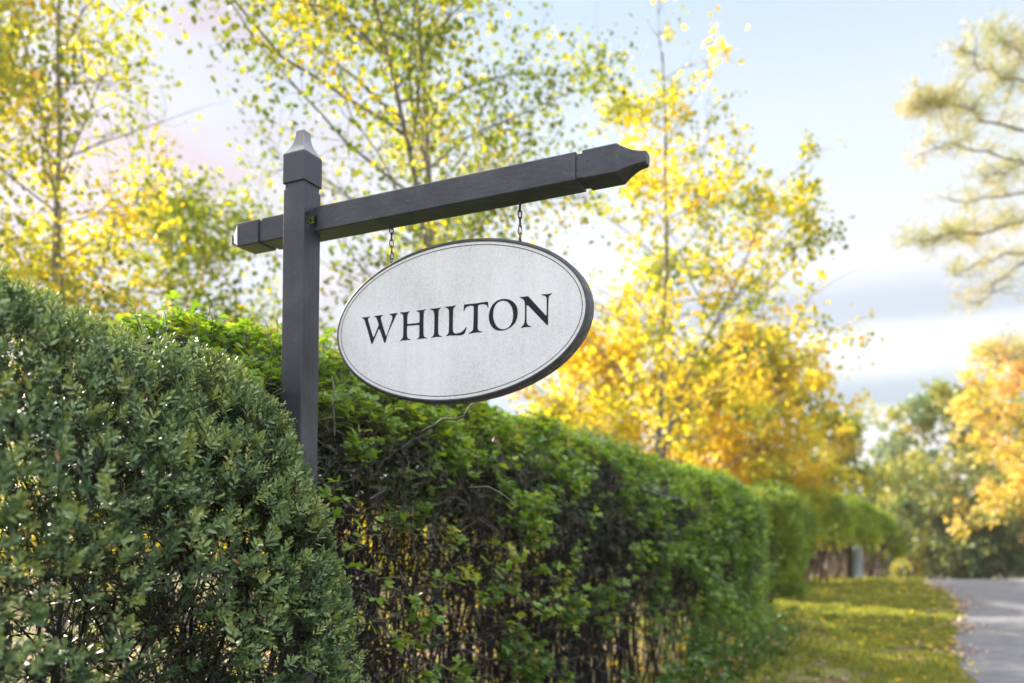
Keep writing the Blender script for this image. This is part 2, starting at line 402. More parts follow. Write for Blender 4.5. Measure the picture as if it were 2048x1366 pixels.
pr = [(-.3, .0475, .0475), (.6, .0475, .0475), (E, .0475, .0475), (E + 1.205, .0475, .0475), (E + 1.211, .0440, .0440), (E + 1.229, .0440, .0440), (E + 1.231, .0500, .0500)]
bmp = square_sweep(pr + [(E + 1.2315, .0470, .0470)], pcen, UP, BD, RD)
shaft = bm_obj('shaft', bmp, MAT['paint_v'], post, BASE)
wm, wnn, wll, wb = M('weathered_skylit_cap_paint')
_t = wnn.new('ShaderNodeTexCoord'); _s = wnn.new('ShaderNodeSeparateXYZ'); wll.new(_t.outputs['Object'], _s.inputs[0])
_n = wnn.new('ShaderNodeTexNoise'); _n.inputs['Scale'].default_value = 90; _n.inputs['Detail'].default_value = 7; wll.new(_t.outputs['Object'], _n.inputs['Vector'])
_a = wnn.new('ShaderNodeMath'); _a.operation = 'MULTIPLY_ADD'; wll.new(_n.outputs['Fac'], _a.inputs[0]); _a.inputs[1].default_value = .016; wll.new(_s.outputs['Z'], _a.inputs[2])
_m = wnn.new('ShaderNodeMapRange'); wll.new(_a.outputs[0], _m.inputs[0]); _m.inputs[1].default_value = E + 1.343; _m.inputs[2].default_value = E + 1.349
_r = ramp(wnn, [(0, (.042, .045, .060)), (1, (.23, .23, .245))]); wll.new(_m.outputs[0], _r.inputs[0]); wll.new(_r.outputs[0], wb.inputs['Base Color']); wb.inputs['Roughness'].default_value = .5  # paler above the shoulder: weathering, plus sky light painted onto upward faces
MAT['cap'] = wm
cr = [(E + 1.2318, .0500, .0500), (E + 1.330, .0500, .0500), (E + 1.337, .0485, .0485)]
for i in range(1, 11):
    s = i / 10
    w = .0485 - (.0485 - .0195) * (1 - (1 - s) ** 2.2)
    cr.append((E + 1.337 + .088 * s, w, w))
cr.append((E + 1.428, .0170, .0170))
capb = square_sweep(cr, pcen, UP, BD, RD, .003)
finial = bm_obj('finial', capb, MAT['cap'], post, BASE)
finial['label'] = 'tapered cap with a small flat top, its upper faces painted pale for weathering and sky light'
# crossbeam
hb, tb = .0455, .050
bcen0 = P0 + .050 * RD + (E + 1.1055) * UP
br = []
def taper(L0, sgn, ln):
    out = []
    for i in range(0, 10):
        s = i / 9
        k = 1 - .57 * (1 - (1 - s) ** 1.7)
        out.append((L0 + sgn * ln * s, tb * k, hb * k))
    out.append((L0 + sgn * (ln + .005), tb * .38, hb * .38))
    return out
left_t = [(t, a, b) for t, a, b in taper(-.366, -1, .056)][::-1]
br = left_t + [(-.3655, tb, hb), (-.262, tb, hb), (-.2605, tb * .87, hb * .87), (-.2435, tb * .87, hb * .87), (-.242, tb, hb), (-.1, tb, hb), (.3, tb, hb), (.7, tb, hb),
      (1.011, tb, hb), (1.0125, tb * .87, hb * .87), (1.0325, tb * .87, hb * .87), (1.034, tb, hb), (1.1405, tb, hb)] + taper(1.141, 1, .080)
br = [r for k, r in enumerate(br) if k == 0 or abs(r[0] - br[k - 1][0]) > 1e-5]
bmb = square_sweep(br, lambda t: bcen0, BD, RD, UP, .0045)
beam = bm_obj('crossbeam', bmb, MAT['paint_h'], post, BASE)
# a rotted hole where the beam leaves the post
def cut(target, centre, size, sub=3, seed=1):
    bm = bmesh.new(); bmesh.ops.create_icosphere(bm, subdivisions=sub, radius=1)
    for v in bm.verts:
        p = np.array(v.co); k = 1 + (vnoise(p[None], 2.3, seed)[0] - .5) * .9
        v.co = Vector(centre + p * size * k)
    me = bpy.data.meshes.new('cutter'); bm.to_mesh(me); bm.free()
    c = bpy.data.objects.new('cutter', me); COL.objects.link(c); c.parent = target.parent
    md = target.modifiers.new('b', 'BOOLEAN'); md.object = c; md.operation = 'DIFFERENCE'; md.solver = 'EXACT'
    dg = bpy.context.evaluated_depsgraph_get(); dg.update()
    nm = bpy.data.meshes.new_from_object(target.evaluated_get(dg))
    target.modifiers.clear()
    if len(nm.polygons) > 8: target.data = nm
    bpy.data.objects.remove(c); bpy.data.meshes.remove(me)
hole = C0 + .026 * RD + (E + 1.098) * UP - BASE
cut(shaft, hole + BD * .002, np.array((.017, .017, .030)), seed=2)
cut(beam, P0 + BD * .004 + RD * .004 + (E + 1.095) * UP - BASE, np.array((.012, .016, .026)), seed=5)
# moss tuft and splinters in the hole
ac = Acc(); K = 60
pp = hole + rng.normal(size=(K, 3)) * np.array((.004, .004, .007)) + RD * .012 + BD * .001
leaves(ac, pp, rdir(K) + BD * .6, rdir(K), .006 + .006 * rng.random(K), rng.random(K), 'oval')
moss = ac.build('moss', MAT['tri'], post)
moss['label'] = 'small tuft of moss in the rotted joint of beam and post'

# ------------------------------------------------------------------ the oval sign hanging under the beam
SL, SZ, SU = .552, .6865, .047                         # centre along the beam, height above the eye, setback of the face
AO, BO = .4885, .2735
sb = plane(SL, SU + .02, SZ)
sign = thing('hanging_sign', 'white oval sign board reading WHILTON hanging on two chains from the crossbeam', 'sign', tuple(sb))
def ell(inset, u, n=160):
    th = np.linspace(0, 2 * math.pi, n, endpoint=False)
    return plane(SL + (AO - inset) * np.cos(th), np.full(n, u), SZ + (BO - inset) * np.sin(th)) - sb
def rings_obj(name, prof, mat, close_front=False, close_back=False, n=160):
    V = np.concatenate([ell(i, u, n) for i, u in prof]); F = []
    j = np.arange(n); j2 = (j + 1) % n
    for r in range(len(prof) - 1):
        F.append(np.stack([r * n + j, r * n + j2, (r + 1) * n + j2, (r + 1) * n + j], -1))
    bm = bmesh.new(); vs = [bm.verts.new(v) for v in V]
    for q in np.concatenate(F) if F else []:
        bm.faces.new([vs[k] for k in q])
    if close_front: bm.faces.new(vs[:n])
    if close_back: bm.faces.new(vs[-n:])
    bmesh.ops.recalc_face_normals(bm, faces=bm.faces)
    o = bm_obj(name, bm, mat, sign)
    for p in o.data.polygons: p.use_smooth = len(p.vertices) == 4
    return o
face = rings_obj('face_panel', [(.0125, SU)], MAT['white'], close_front=True)
rim = rings_obj('rim', [(.0125, SU), (.0120, SU - .0025), (.0075, SU - .003), (.0066, SU - .0012), (.0058, SU - .0014), (.0050, SU + .0005), (.0015, SU + .003), (.0, SU + .0055)], MAT['rim'])
edge = rings_obj('board_edge', [(0, SU + .0055), (.0005, SU + .020), (.0005, SU + .044), (.002, SU + .048)], MAT['edge'], close_back=True)
for nm in ('border_line',):
    rings_obj(nm, [(.0222, SU - .0006), (.0246, SU - .0006)], MAT['greenline'])

def unproj(px, py, u):
    rx, ry = (px - CX) / FPX, (HY - py) / FPX
    bx, by = P0[0] + .432 * u, P0[1] + .902 * u
    # (bx + .902 L) = rx (by - .432 L)
    L = (rx * by - bx) / (.902 + .432 * rx)
    return L, ry * (by - .432 * L)
def smooth_poly(pts, it=1):
    P = np.array(pts, float)
    for _ in range(it):       # corner cutting, light
        Q = np.roll(P, -1, 0); P = np.stack([P * .84 + Q * .16, P * .16 + Q * .84], 1).reshape(-1, 2)
    return P
za = lambda pts: [(710 + x * .10254, 580 + y * .10254) for x, y in pts]
zb = lambda pts: [(900 + x * .10742, 560 + y * .10742) for x, y in pts]
GLY = {
 'W': za([(128,540),(165,560),(187,592),(250,800),(315,1045),(328,1057),(342,1045),(400,905),(472,742),(520,880),(568,1022),(580,1034),(598,1020),(632,875),(708,700),(778,540),(795,505),(829,458),(826,445),(760,456),(668,467),(668,477),(700,488),(722,507),(729,540),(722,575),(670,730),(615,885),(606,893),(598,880),(550,720),(508,572),(504,540),(515,515),(546,492),(544,482),(500,490),(372,508),(372,519),(400,530),(420,550),(433,582),(462,682),(420,790),(372,905),(361,919),(350,905),(300,740),(262,612),(252,575),(258,550),(297,523),(291,514),(230,527),(130,535)]),
 'H': za([(872,440),(880,450),(910,462),(932,478),(940,510),(942,600),(941,760),(938,900),(928,935),(905,962),(880,986),(881,997),(960,978),(1088,972),(1090,962),(1050,955),(1025,938),(1015,905),(1014,720),(1020,702),(1040,696),(1235,680),(1250,688),(1255,710),(1251,900),(1243,928),(1225,945),(1203,957),(1203,966),(1290,948),(1408,942),(1410,932),(1375,925),(1350,910),(1339,890),(1335,740),(1336,600),(1342,430),(1352,403),(1386,385),(1385,372),(1330,385),(1195,400),(1195,411),(1235,420),(1255,440),(1260,480),(1258,618),(1250,634),(1235,640),(1040,662),(1025,660),(1018,645),(1021,560),(1025,480),(1032,453),(1069,425),(1067,412),(1010,428),(880,437)]),
 'I': za([(1464,368),(1465,380),(1500,390),(1530,408),(1542,440),(1548,520),(1546,700),(1540,850),(1530,885),(1510,905),(1482,924),(1484,935),(1560,916),(1700,911),(1701,900),(1660,892),(1635,875),(1625,840),(1622,700),(1626,520),(1630,400),(1641,375),(1678,351),(1675,339),(1610,353)]),
 'L': za([(1756,325),(1757,340),(1795,350),(1822,372),(1832,410),(1834,550),(1832,700),(1828,810),(1818,850),(1800,870),(1774,889),(1777,901),(1850,886)]) + zb([(0,1031),(100,1031),(195,1030),(243,1016),(275,985),(298,930),(309,876),(301,871),(270,915),(225,960),(170,985),(110,998),(78,990),(59,960),(52,900),(55,700),(60,560),(67,522),(80,503),(111,483),(109,472),(60,480),(0,488)]),
 'T': zb([(262,462),(268,454),(480,434),(698,402),(707,405),(712,450),(717,518),(709,521),(690,480),(670,460),(640,450),(590,452),(545,460),(526,475),(520,500),(518,700),(515,895),(525,930),(550,950),(603,960),(604,971),(490,976),(350,1001),(344,990),(390,965),(420,940),(432,900),(438,700),(441,520),(435,490),(415,478),(370,478),(320,495),(285,527),(262,577),(250,576),(255,520)]),
 'N': zb([(1295,317),(1298,329),(1335,342),(1370,368),(1388,400),(1395,480),(1395,620),(1392,750),(1382,800),(1360,845),(1323,881),(1326,893),(1400,876),(1512,873),(1513,860),(1470,850),(1440,825),(1425,780),(1423,600),(1427,447),(1600,625),(1800,835),(1815,843),(1826,835),(1826,660),(1831,480),(1836,320),(1847,295),(1896,256),(1893,242),(1840,260),(1705,267),(1705,281),(1750,288),(1785,305),(1800,345),(1800,500),(1800,648),(1790,660),(1780,655),(1620,480),(1465,310),(1440,301),(1400,308)]),
}
bm = bmesh.new(); UL = SU - .0008
for g, pts in GLY.items():
    P = smooth_poly(pts)
    vs = []
    for px, py in P:
        L, z = unproj(px, py, UL); vs.append(bm.verts.new(Vector(plane(L, UL, z) - sb)))
    f = bm.faces.new(vs); f.normal_update()
bmesh.ops.triangulate(bm, faces=bm.faces[:])
out = zb([(985,352),(1080,358),(1170,400),(1230,470),(1258,560),(1255,680),(1215,790),(1140,870),(1050,920),(950,942),(850,925),(780,870),(735,780),(722,680),(738,570),(785,470),(860,395),(930,362)])
inn = zb([(995,385),(1060,400),(1110,445),(1150,510),(1172,600),(1172,700),(1150,790),(1110,860),(1050,902),(980,915),(920,900),(870,860),(830,790),(806,700),(805,600),(825,510),(870,435),(930,395)])
def catmull(P, k=4):
    P = np.array(P); r = []
    for i in range(len(P)):
        a, b, c, d = P[i - 1], P[i], P[(i + 1) % len(P)], P[(i + 2) % len(P)]
        for j in range(k):
            t = j / k
            r.append(.5 * (2 * b + (c - a) * t + (2 * a - 5 * b + 4 * c - d) * t * t + (3 * b - a - 3 * c + d) * t ** 3))
    return r
ov = []
for P in (catmull(out), catmull(inn)):
    row = []
    for px, py in P:
        L, z = unproj(px, py, UL); row.append(bm.verts.new(Vector(plane(L, UL, z) - sb)))
    ov.append(row)
n_ = len(ov[0])
for i in range(n_): bm.faces.new([ov[0][i], ov[0][(i + 1) % n_], ov[1][(i + 1) % n_], ov[1][i]])
for f in bm.faces:
    f.normal_update()
    if f.normal.dot(Vector(RD)) > 0: f.normal_flip()
lettering = bm_obj('lettering', bm, MAT['ink'], sign)
lettering['label'] = 'black serif capitals reading WHILTON'
# chains: links and eye bolts
def torus_link(acc, c, ax, side, R1, R2, r, n=14, m=6):
    th = np.linspace(0, 2 * math.pi, n, endpoint=False)
    P = c + (R1 * np.cos(th))[:, None] * ax + (R2 * np.sin(th))[:, None] * side
    N = nrm((np.cos(th) / R1)[:, None] * ax + (np.sin(th) / R2)[:, None] * side)
    Bn = np.cross(ax, side)
    ph = np.arange(m) * 2 * math.pi / m
    V = P[:, None] + r * (np.cos(ph)[None, :, None] * N[:, None] + np.sin(ph)[None, :, None] * Bn)
    i, j = np.meshgrid(np.arange(n), np.arange(m), indexing='ij')
    F = np.stack([i * m + j, i * m + (j + 1) % m, ((i + 1) % n) * m + (j + 1) % m, ((i + 1) % n) * m + j], -1).reshape(-1, 4)
    acc.add(V.reshape(-1, 3), F)
for L in (.288, .790):
    ux = .072
    ztop = 1.060; zbot = SZ + BO * math.sqrt(1 - ((L - SL) / AO) ** 2) - .002
    ca = Acc(); nlk = max(3, int(round((ztop - zbot - .012) / .024)))
    st = (ztop - zbot - .012) / nlk
    for k in range(nlk):
        c = plane(L, ux, zbot + .006 + st * (k + .5)) - sb
        a = (BD + RD) / 1.414 if k % 2 else (BD - RD) / 1.414
        torus_link(ca, c, UP, a, st * .66, .0065, .0021)
    ch = ca.build('chain', MAT['metal'], sign, smooth=True)
    for zz, dz in ((ztop - .002, 1), (zbot + .006, -1)):
        ea = Acc()
        torus_link(ea, plane(L, ux, zz) - sb, UP, RD, .009, .009, .0028)
        st_ = plane(L, ux, zz + .008 * dz) - sb
        tubes(ea, np.stack([st_, st_ + UP * dz * .012])[None], np.full((1, 2), .0035), 6)
        mesh_np('eye_bolt', np.concatenate(ea.V), np.concatenate(ea.F), MAT['metal'], ch, np.concatenate(ea.R), True)

# ------------------------------------------------------------------ hedges
def hedge_points(N, cen, across, along, hw, ztop, zbot, zc, s0, s1, s2, p=2.5, depth=.12, front=1.0, end_share=.3, endlow=0):
    """random points in the outer layer of a long rounded hedge.
    cen/hw/ztop/zbot/zc: functions of s. s0..s1 body, s1..s2 rounded end. front: share kept on the far side."""
    t = rng.random(N)
    e = rng.random(N) < end_share
    s = np.where(e, s1 + (s2 - s1) * np.sin(t * math.pi / 2), s0 + (s1 - s0) * t)
    w = np.clip((s - s1) / (s2 - s1), 0, .9995)
    k = (1 - w ** p) ** (1 / p)
    H, ZT, ZB, ZC = hw(s), ztop(s), zbot(s), zc(s)
    # choose along the outline: lower side walls or the arch
    per_side = np.maximum(ZC - ZB, .01); arch = 1.2 * (ZT - ZC) + H
    q = rng.random(N) * (2 * per_side + arch * 2)
    low = q < 2 * per_side
    sidev = np.where(q < per_side, 1.0, -1.0)
    th = rng.random(N) * math.pi
    ca, sa = np.cos(th), np.sin(th)
    A = np.where(low, sidev, np.sign(ca) * np.abs(ca) ** (2 / p))
    Z = np.where(low, ZB + (ZC - ZB) * rng.random(N), ZC + (ZT - ZC) * k * sa ** (2 / p))
    dep = 1 - np.abs(rng.normal(size=N)) * depth
    A = A * H * k * dep
    Z = np.where(low, Z, ZC + (Z - ZC) * dep)
    P = cen(s) + across * A[:, None] + UP * Z[:, None]
    n = nrm(across * (np.where(low, sidev, ca) * (1 - w * .8))[:, None] + UP * np.where(low, 0.0, sa)[:, None] + along * w[:, None])
    keep = (rng.random(N) < front) | (((n * across).sum(1) > -.25) | (n[:, 2] > .6) | (w > .3))
    return P[keep], n[keep], s[keep], dep[keep], low[keep]

def tclip(t, brown=.012):
    t = np.clip(t, 0, .95)
    return np.where(rng.random(len(t)) < brown, 1.0, t)
def box_shoots(acc, tw, P, n, L=.050, leaf=.0245, pairs=5, tone=None):
    K = len(P)
    d = nrm(n * .95 + UP * .25 + rng.normal(size=(K, 3)) * .42)
    a = nrm(np.cross(d, rdir(K))); b = np.cross(d, a)
    Ls = L * (.7 + .6 * rng.random(K)); ls = leaf * (.75 + .5 * rng.random(K))
    base = P - d * Ls[:, None] * .7
    tn = np.clip((tone if tone is not None else .45) + rng.normal(size=K) * .24, 0, 1)
    for j in range(pairs + 1):
        f = (j + .6) / (pairs + .6)
        c, s_ = (a, b) if j % 2 else (b, a)
        op = math.radians(68 - 44 * f) if j < pairs else math.radians(14)
        sz = ls * (1.0 if j < pairs - 1 else .72) * (.85 if j == 0 else 1)
        for sg in (1, -1):
            dd = d * math.cos(op) + sg * c * math.sin(op) + rng.normal(size=(K, 3)) * .12
            pp = base + d * (Ls * f)[:, None]
            leaves(acc, pp, dd, d * math.sin(op) - sg * c * math.cos(op) + rng.normal(size=(K, 3)) * .1, sz, tclip(tn + .10 * (f - .5) + rng.normal(size=K) * .05, .004), 'oval')
    if tw is not None:
        Q = np.stack([base - d * .03, base + d * (Ls * .95)[:, None]], 1)
        tubes(tw, Q, np.stack([np.full(K, .0011), np.full(K, .0006)], 1), 3)

# boxwood hedge in front of the post
bx_cen = lambda s: -BD * 2.126 + RD * s[:, None] + 0 * UP
f1 = lambda v: (lambda s: np.full(len(s), float(v)))
box_base = -BD * 2.06 + RD * 1.2
box = thing('boxwood_hedge', 'dense dark green small-leaved clipped hedge rounding off in front of the sign post', 'hedge', tuple(box_base))
bargs = dict(cen=bx_cen, across=BD, along=RD, hw=f1(.684), ztop=lambda s: EYE + .585 + .10 * np.clip(1.75 - s, 0, 1), zbot=f1(.25), zc=f1(EYE - .88), s0=-.9, s1=1.786, s2=2.35, p=2.25)
acc = Acc(); tw = Acc()
P, n, s, dep, low = hedge_points(20000, depth=.05, front=.12, end_share=.42, **bargs)
lump = vnoise(P, 5.0, 1) * .6 + vnoise(P, 11.0, 2) * .4
P = P + n * ((lump - .5) * .13)[:, None]
# thin, gappy foliage low down
gap = vnoise(P, 6.5, 3)
hgt = P[:, 2] - EYE
keep = gap > np.interp(hgt, (-.9, -.35, .05, .25), (.52, .47, .22, .12))
keep &= P[:, 1] > .45
P, n, s, dep = P[keep], n[keep], s[keep], dep[keep]
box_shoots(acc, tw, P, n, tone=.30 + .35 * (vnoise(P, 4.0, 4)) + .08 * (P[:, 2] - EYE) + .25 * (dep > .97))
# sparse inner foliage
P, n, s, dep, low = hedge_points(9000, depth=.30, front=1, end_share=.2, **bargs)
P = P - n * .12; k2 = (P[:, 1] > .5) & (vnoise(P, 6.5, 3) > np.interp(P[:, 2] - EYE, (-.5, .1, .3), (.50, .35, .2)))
box_shoots(acc, tw, P[k2], n[k2], tone=.08, pairs=4)  # inner leaves coloured near-black, so shade between shoots is in the tone
# long young shoots
P, n, s, dep, low = hedge_points(260, depth=.01, front=0, end_share=.4, **bargs)
P = P[P[:, 1] > .7]; n = rdir(len(P)) * .5 + UP * .8 + BD * .5
box_shoots(acc, tw, P + nrm(n) * .05, nrm(n), L=.075, leaf=.024, pairs=6, tone=.62)
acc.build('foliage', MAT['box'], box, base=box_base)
# branches: a fan of limbs from the ground and twigs inside
K = 46
st = -BD * (2.06 + rng.uniform(-.22, .22, K))[:, None] + RD * rng.uniform(-.5, 1.95, K)[:, None]
Pb = wander(st, UP + rng.normal(size=(K, 3)) * .25, rng.uniform(1.2, 1.9, K), 12, .14)
dd = (Pb * -BD).sum(-1); Pb += (-BD) * (np.clip(dd, 1.72, 2.55) - dd)[..., None]
dd = (Pb * RD).sum(-1); Pb += RD * (np.minimum(dd, 2.0) - dd)[..., None]; Pb[..., 2] = np.minimum(Pb[..., 2], EYE + .45)
tubes(tw, Pb, np.linspace(.016, .004, 12)[None] * rng.uniform(.6, 1.3, K)[:, None], 6)
i = rng.integers(0, K, 1500); j = rng.integers(3, 11, 1500)
Pt = wander(Pb[i, j], rdir(1500) + UP * .35, rng.uniform(.2, .5, 1500), 6, .25)
Pt = Pt[(np.abs((Pt[:, -1] * -BD).sum(1) - 2.06) < .56) & (Pt[:, -1, 2] < EYE + .6) & ((Pt[:, -1] * RD).sum(1) < 2.2)]
tubes(tw, Pt, np.broadcast_to(np.linspace(.0030, .0012, 6), Pt.shape[:2]), 4)
tw.build('branches', MAT['stem'], box, base=box_base)

# thorny hedge along the road
rng = np.random.default_rng(21)
def tri_shoots(acc, tw, P, n, L=.10, leaf=.030, nl=5, tone=.5, thorns=True, up=.55):
    K = len(P)
    d = nrm(n * .6 + UP * up + rng.normal(size=(K, 3)) * .45)
    Ls = L * (.6 + .8 * rng.random(K))
    base = P - d * Ls[:, None] * .6
    Q = wander(base, d, Ls, 4, .22)
    if tw is not None:
        tubes(tw, Q, np.broadcast_to(np.array((.0022, .0018, .0014, .0008)), (K, 4)), 3)
        if thorns:
            for _ in range(3):
                f = rng.integers(0, 3, K); o = Q[np.arange(K), f]
                td = nrm(rdir(K) + d * .3)
                tubes(tw, np.stack([o, o + td * rng.uniform(.012, .034, K)[:, None]], 1), np.stack([np.full(K, .0013), np.full(K, .00015)], 1), 3)
    tn = np.clip(tone + rng.normal(size=K) * .13, 0, 1)
    for j in range(nl):
        f = (j + .8) / nl * 3; i0 = np.minimum(int(f), 2); fr = f - i0
        o = Q[:, i0] * (1 - fr) + Q[:, i0 + 1] * fr
        pd = nrm(rdir(K) * .9 + d * .7 + UP * .25)
        nn = nrm(UP * .9 + n * .35 + rng.normal(size=(K, 3)) * .35)
        pd = nrm(pd - nn * (pd * nn).sum(1, keepdims=True) * .7)
        o2 = o + pd * rng.uniform(.008, .020, K)[:, None]
        if tw is not None: tubes(tw, np.stack([o, o2], 1), np.full((K, 2), .0007), 3)
        sd = np.cross(nn, pd)
        sz = leaf * (.65 + .6 * rng.random(K))
        for a_, m_ in ((-1.05, .82), (0, 1.0), (1.05, .82)):
            dd = pd * math.cos(a_) + sd * math.sin(a_)
            leaves(acc, o2, dd + rng.normal(size=(K, 3)) * .08, nn, sz * m_, tclip(tn + rng.normal(size=K) * .06), 'obov')

def cD(s): return np.interp(s, (0, 4, 6, 8, 9.5, 12, 14), (2.5, 2.5, 2.30, 2.08, 2.0, 2.04, 2.1))
th_cen = lambda s: -BD * cD(s)[:, None] + RD * s[:, None]
def th_top(s): return EYE + np.interp(s, (0, 3, 5, 8, 10, 13), (.83, .79, .71, .56, .53, .58)) + .035 * np.sin(s * 2.3) + .02 * np.sin(s * 5.1)
th_base = -BD * 2.5 + RD * 5.0
thorn = thing('thorny_hedge', 'long clipped green hedge with bare twiggy stems running along the verge behind the oval sign', 'hedge', tuple(th_base))
targs = dict(cen=th_cen, across=BD, along=RD, hw=f1(.58), ztop=th_top, zbot=f1(.12), zc=f1(EYE - .12), s0=2.1, s1=9.6, s2=12.0, p=2.15)
acc = Acc(); tw = Acc()
P, n, s, dep, low = hedge_points(32000, depth=.08, front=.12, end_share=.10, **targs)
lump = vnoise(P, 3.2, 7) * .55 + vnoise(P, 8.0, 8) * .45
P = P + n * ((lump - .5) * np.interp(s, (2, 7, 12), (.20, .24, .34)))[:, None]
hg = P[:, 2] - EYE
cover = vnoise(P, 3.4, 9) * .6 + vnoise(P, 8.0, 10) * .4
# bare low face near the post, leafier further along
thr = np.interp(hg, (-1.3, -.5, .15, .38, .52, .62), (.62, .68, .65, .54, .30, .05))
thr = thr - np.interp(s, (4.6, 6.4, 8.4, 10.5), (0.0, .10, .32, .46)) * np.interp(hg, (-1.4, -1.1, -.7), (.6, .9, 1))
dens = np.interp(s, (0, 4, 12), (1, .85, .6))
keep = (cover > thr) & (rng.random(len(P)) < dens)
keep &= ~((s < 1.6) & (n[:, 2] < .2))
P, n, s = P[keep], n[keep], s[keep]
hg = P[:, 2] - EYE
tone = .34 + .36 * vnoise(P, 3.0, 12) + np.interp(hg, (-.5, .3, .7), (0, .12, .22))  # lighter leaf colour towards the top paints in sunlight there
nearm = s < 5.2
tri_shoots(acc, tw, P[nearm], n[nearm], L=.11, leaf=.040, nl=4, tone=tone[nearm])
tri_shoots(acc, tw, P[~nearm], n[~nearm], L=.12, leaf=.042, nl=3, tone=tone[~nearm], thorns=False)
# a few long leafy sprays reaching out from the bare face
P, n, s, dep, low = hedge_points(850, depth=.02, front=0, end_share=0, **{**targs, 's0': 2.3, 's1': 5.0, 's2': 5.01})
hg = P[:, 2] - EYE
k3 = (hg < .35) & (hg > -.55) & (vnoise(P, 5.0, 21) > .50) & ((n * BD).sum(1) > .3)
P, n = P[k3], n[k3]
tri_shoots(acc, tw, P + n * .04, n, L=.15, leaf=.042, nl=6, tone=.66, up=.35)
# taller soft shoots on top, far side, catching the sun
P, n, s, dep, low = hedge_points(1500, depth=.02, front=1, end_share=0, **{**targs, 's1': 9.0, 's2': 9.01})
k3 = (P[:, 2] - EYE > .62) & (vnoise(P, 2.0, 31) > .45)
tri_shoots(acc, tw, P[k3] + UP * .03, n[k3], L=.11, leaf=.033, nl=5, tone=.68, up=.9)
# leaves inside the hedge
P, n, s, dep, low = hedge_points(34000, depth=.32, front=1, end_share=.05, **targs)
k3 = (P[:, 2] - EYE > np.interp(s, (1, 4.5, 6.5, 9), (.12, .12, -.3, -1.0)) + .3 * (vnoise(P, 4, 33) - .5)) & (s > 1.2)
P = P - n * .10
tri_shoots(acc, None, P[k3], n[k3], L=.12, leaf=.034, nl=3, tone=.06)  # darkest tone paints the shade inside the hedge into these leaves
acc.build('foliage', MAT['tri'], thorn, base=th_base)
# twiggy crust
P, n, s, dep, low = hedge_points(21000, depth=.10, front=.05, end_share=0, **{**targs, 's1': 9.0, 's2': 9.01})
hg = P[:, 2] - EYE
k3 = rng.random(len(P)) < np.interp(hg, (-1.2, -.2, .1, .6), (.18, .45, 1, .9)) * np.interp(s, (0, 5, 9.5), (1, .8, .3))
P, n = P[k3] - n[k3] * .02, n[k3]
K = len(P)
Q = wander(P, rdir(K) + n * .2, rng.uniform(.05, .17, K), 4, .38)
tubes(tw, Q, np.broadcast_to(np.array((.0024, .0020, .0016, .0007)), (K, 4)) * rng.uniform(.7, 1.6, K)[:, None], 3)
for _ in range(2):
    o = Q[np.arange(K), rng.integers(0, 4, K)]
    tubes(tw, np.stack([o, o + rdir(K) * rng.uniform(.012, .04, K)[:, None]], 1), np.stack([np.full(K, .0014), np.full(K, .00015)], 1), 3)
tw.build('twigs', MAT['twig'], thorn, base=th_base)
# upright stems
sw = Acc()
K = 560
ss = np.concatenate([rng.uniform(2.1, 6.5, 400), rng.uniform(6.5, 11.6, 160)])
aa = rng.uniform(-.46, .50, K)
st = -BD * (2.5 - aa)[:, None] + RD * ss[:, None] - UP * .05
Pb = wander(st, UP + rng.normal(size=(K, 3)) * .10, rng.uniform(1.5, 2.0, K), 14, .085)
# keep stems inside the hedge
Pb -= BD * (cD(ss) - 2.5)[:, None, None]
dd = (Pb * -BD).sum(-1) - (cD((Pb * RD).sum(-1)) - 2.5); Pb += (-BD) * (np.clip(dd, 1.98, 3.02) - dd)[..., None]
Pb[..., 2] = np.minimum(Pb[..., 2], EYE + .62)
tubes(sw, Pb, np.linspace(1, .45, 14)[None] * rng.uniform(.0035, .0115, K)[:, None], 6)
i = rng.integers(0, K, 6500); j = rng.integers(4, 13, 6500)
Pt = wander(Pb[i, j], nrm(rdir(6500) * np.array((1, 1, .6)) + UP * .45), rng.uniform(.15, .5, 6500), 6, .30)
dd = (Pt * -BD).sum(-1) - (cD((Pt * RD).sum(-1)) - 2.5); ok = (dd.min(1) > 1.93) & (dd.max(1) < 3.05) & (Pt[..., 2].max(1) < EYE + .7)
tubes(sw, Pt[ok], np.broadcast_to(np.linspace(.0038, .0012, 6), Pt[ok].shape[:2]) * rng.uniform(.6, 1.3, ok.sum())[:, None], 4)
# a few crooked horizontal limbs
K = 26
st = -BD * rng.uniform(2.0, 2.5, K)[:, None] + RD * rng.uniform(3.0, 6, K)[:, None] + UP * rng.uniform(.55, 1.35, K)[:, None]
Pl = wander(st, RD * rng.choice((-1, 1), K)[:, None] + UP * .3 + rng.normal(size=(K, 3)) * .2, rng.uniform(.5, 1.1, K), 12, .22)
dd = (Pl * -BD).sum(-1); Pl += (-BD) * (np.clip(dd, 1.99, 3.0) - dd)[..., None]
tubes(sw, Pl, np.linspace(.013, .006, 12)[None] * rng.uniform(.6, 1.2, K)[:, None], 6)
sw.build('stems', MAT['stem'], thorn, base=th_base)

# low growth along the hedge foot
N = 6500
s_ = rng.uniform(4.0, 11.5, N); D_ = cD(s_) - .55 - np.abs(rng.normal(size=N)) * .14
P = -BD * D_[:, None] + RD * s_[:, None] + UP * (rng.random(N) ** 1.5 * .32 * (.4 + vnoise(np.stack([s_, D_, s_ * 0], -1), 3, 5)))[:, None]
ug = Acc(); leaves(ug, P, rdir(N) + UP * .3, rdir(N) * .6 + UP, rng.uniform(.03, .055, N), tclip(.10 + .35 * rng.random(N), .10), 'broad')
tag(ug.build('undergrowth', MAT['tri']), 'low dark ivy-like undergrowth along the foot of the long hedge', 'undergrowth', kind='stuff')

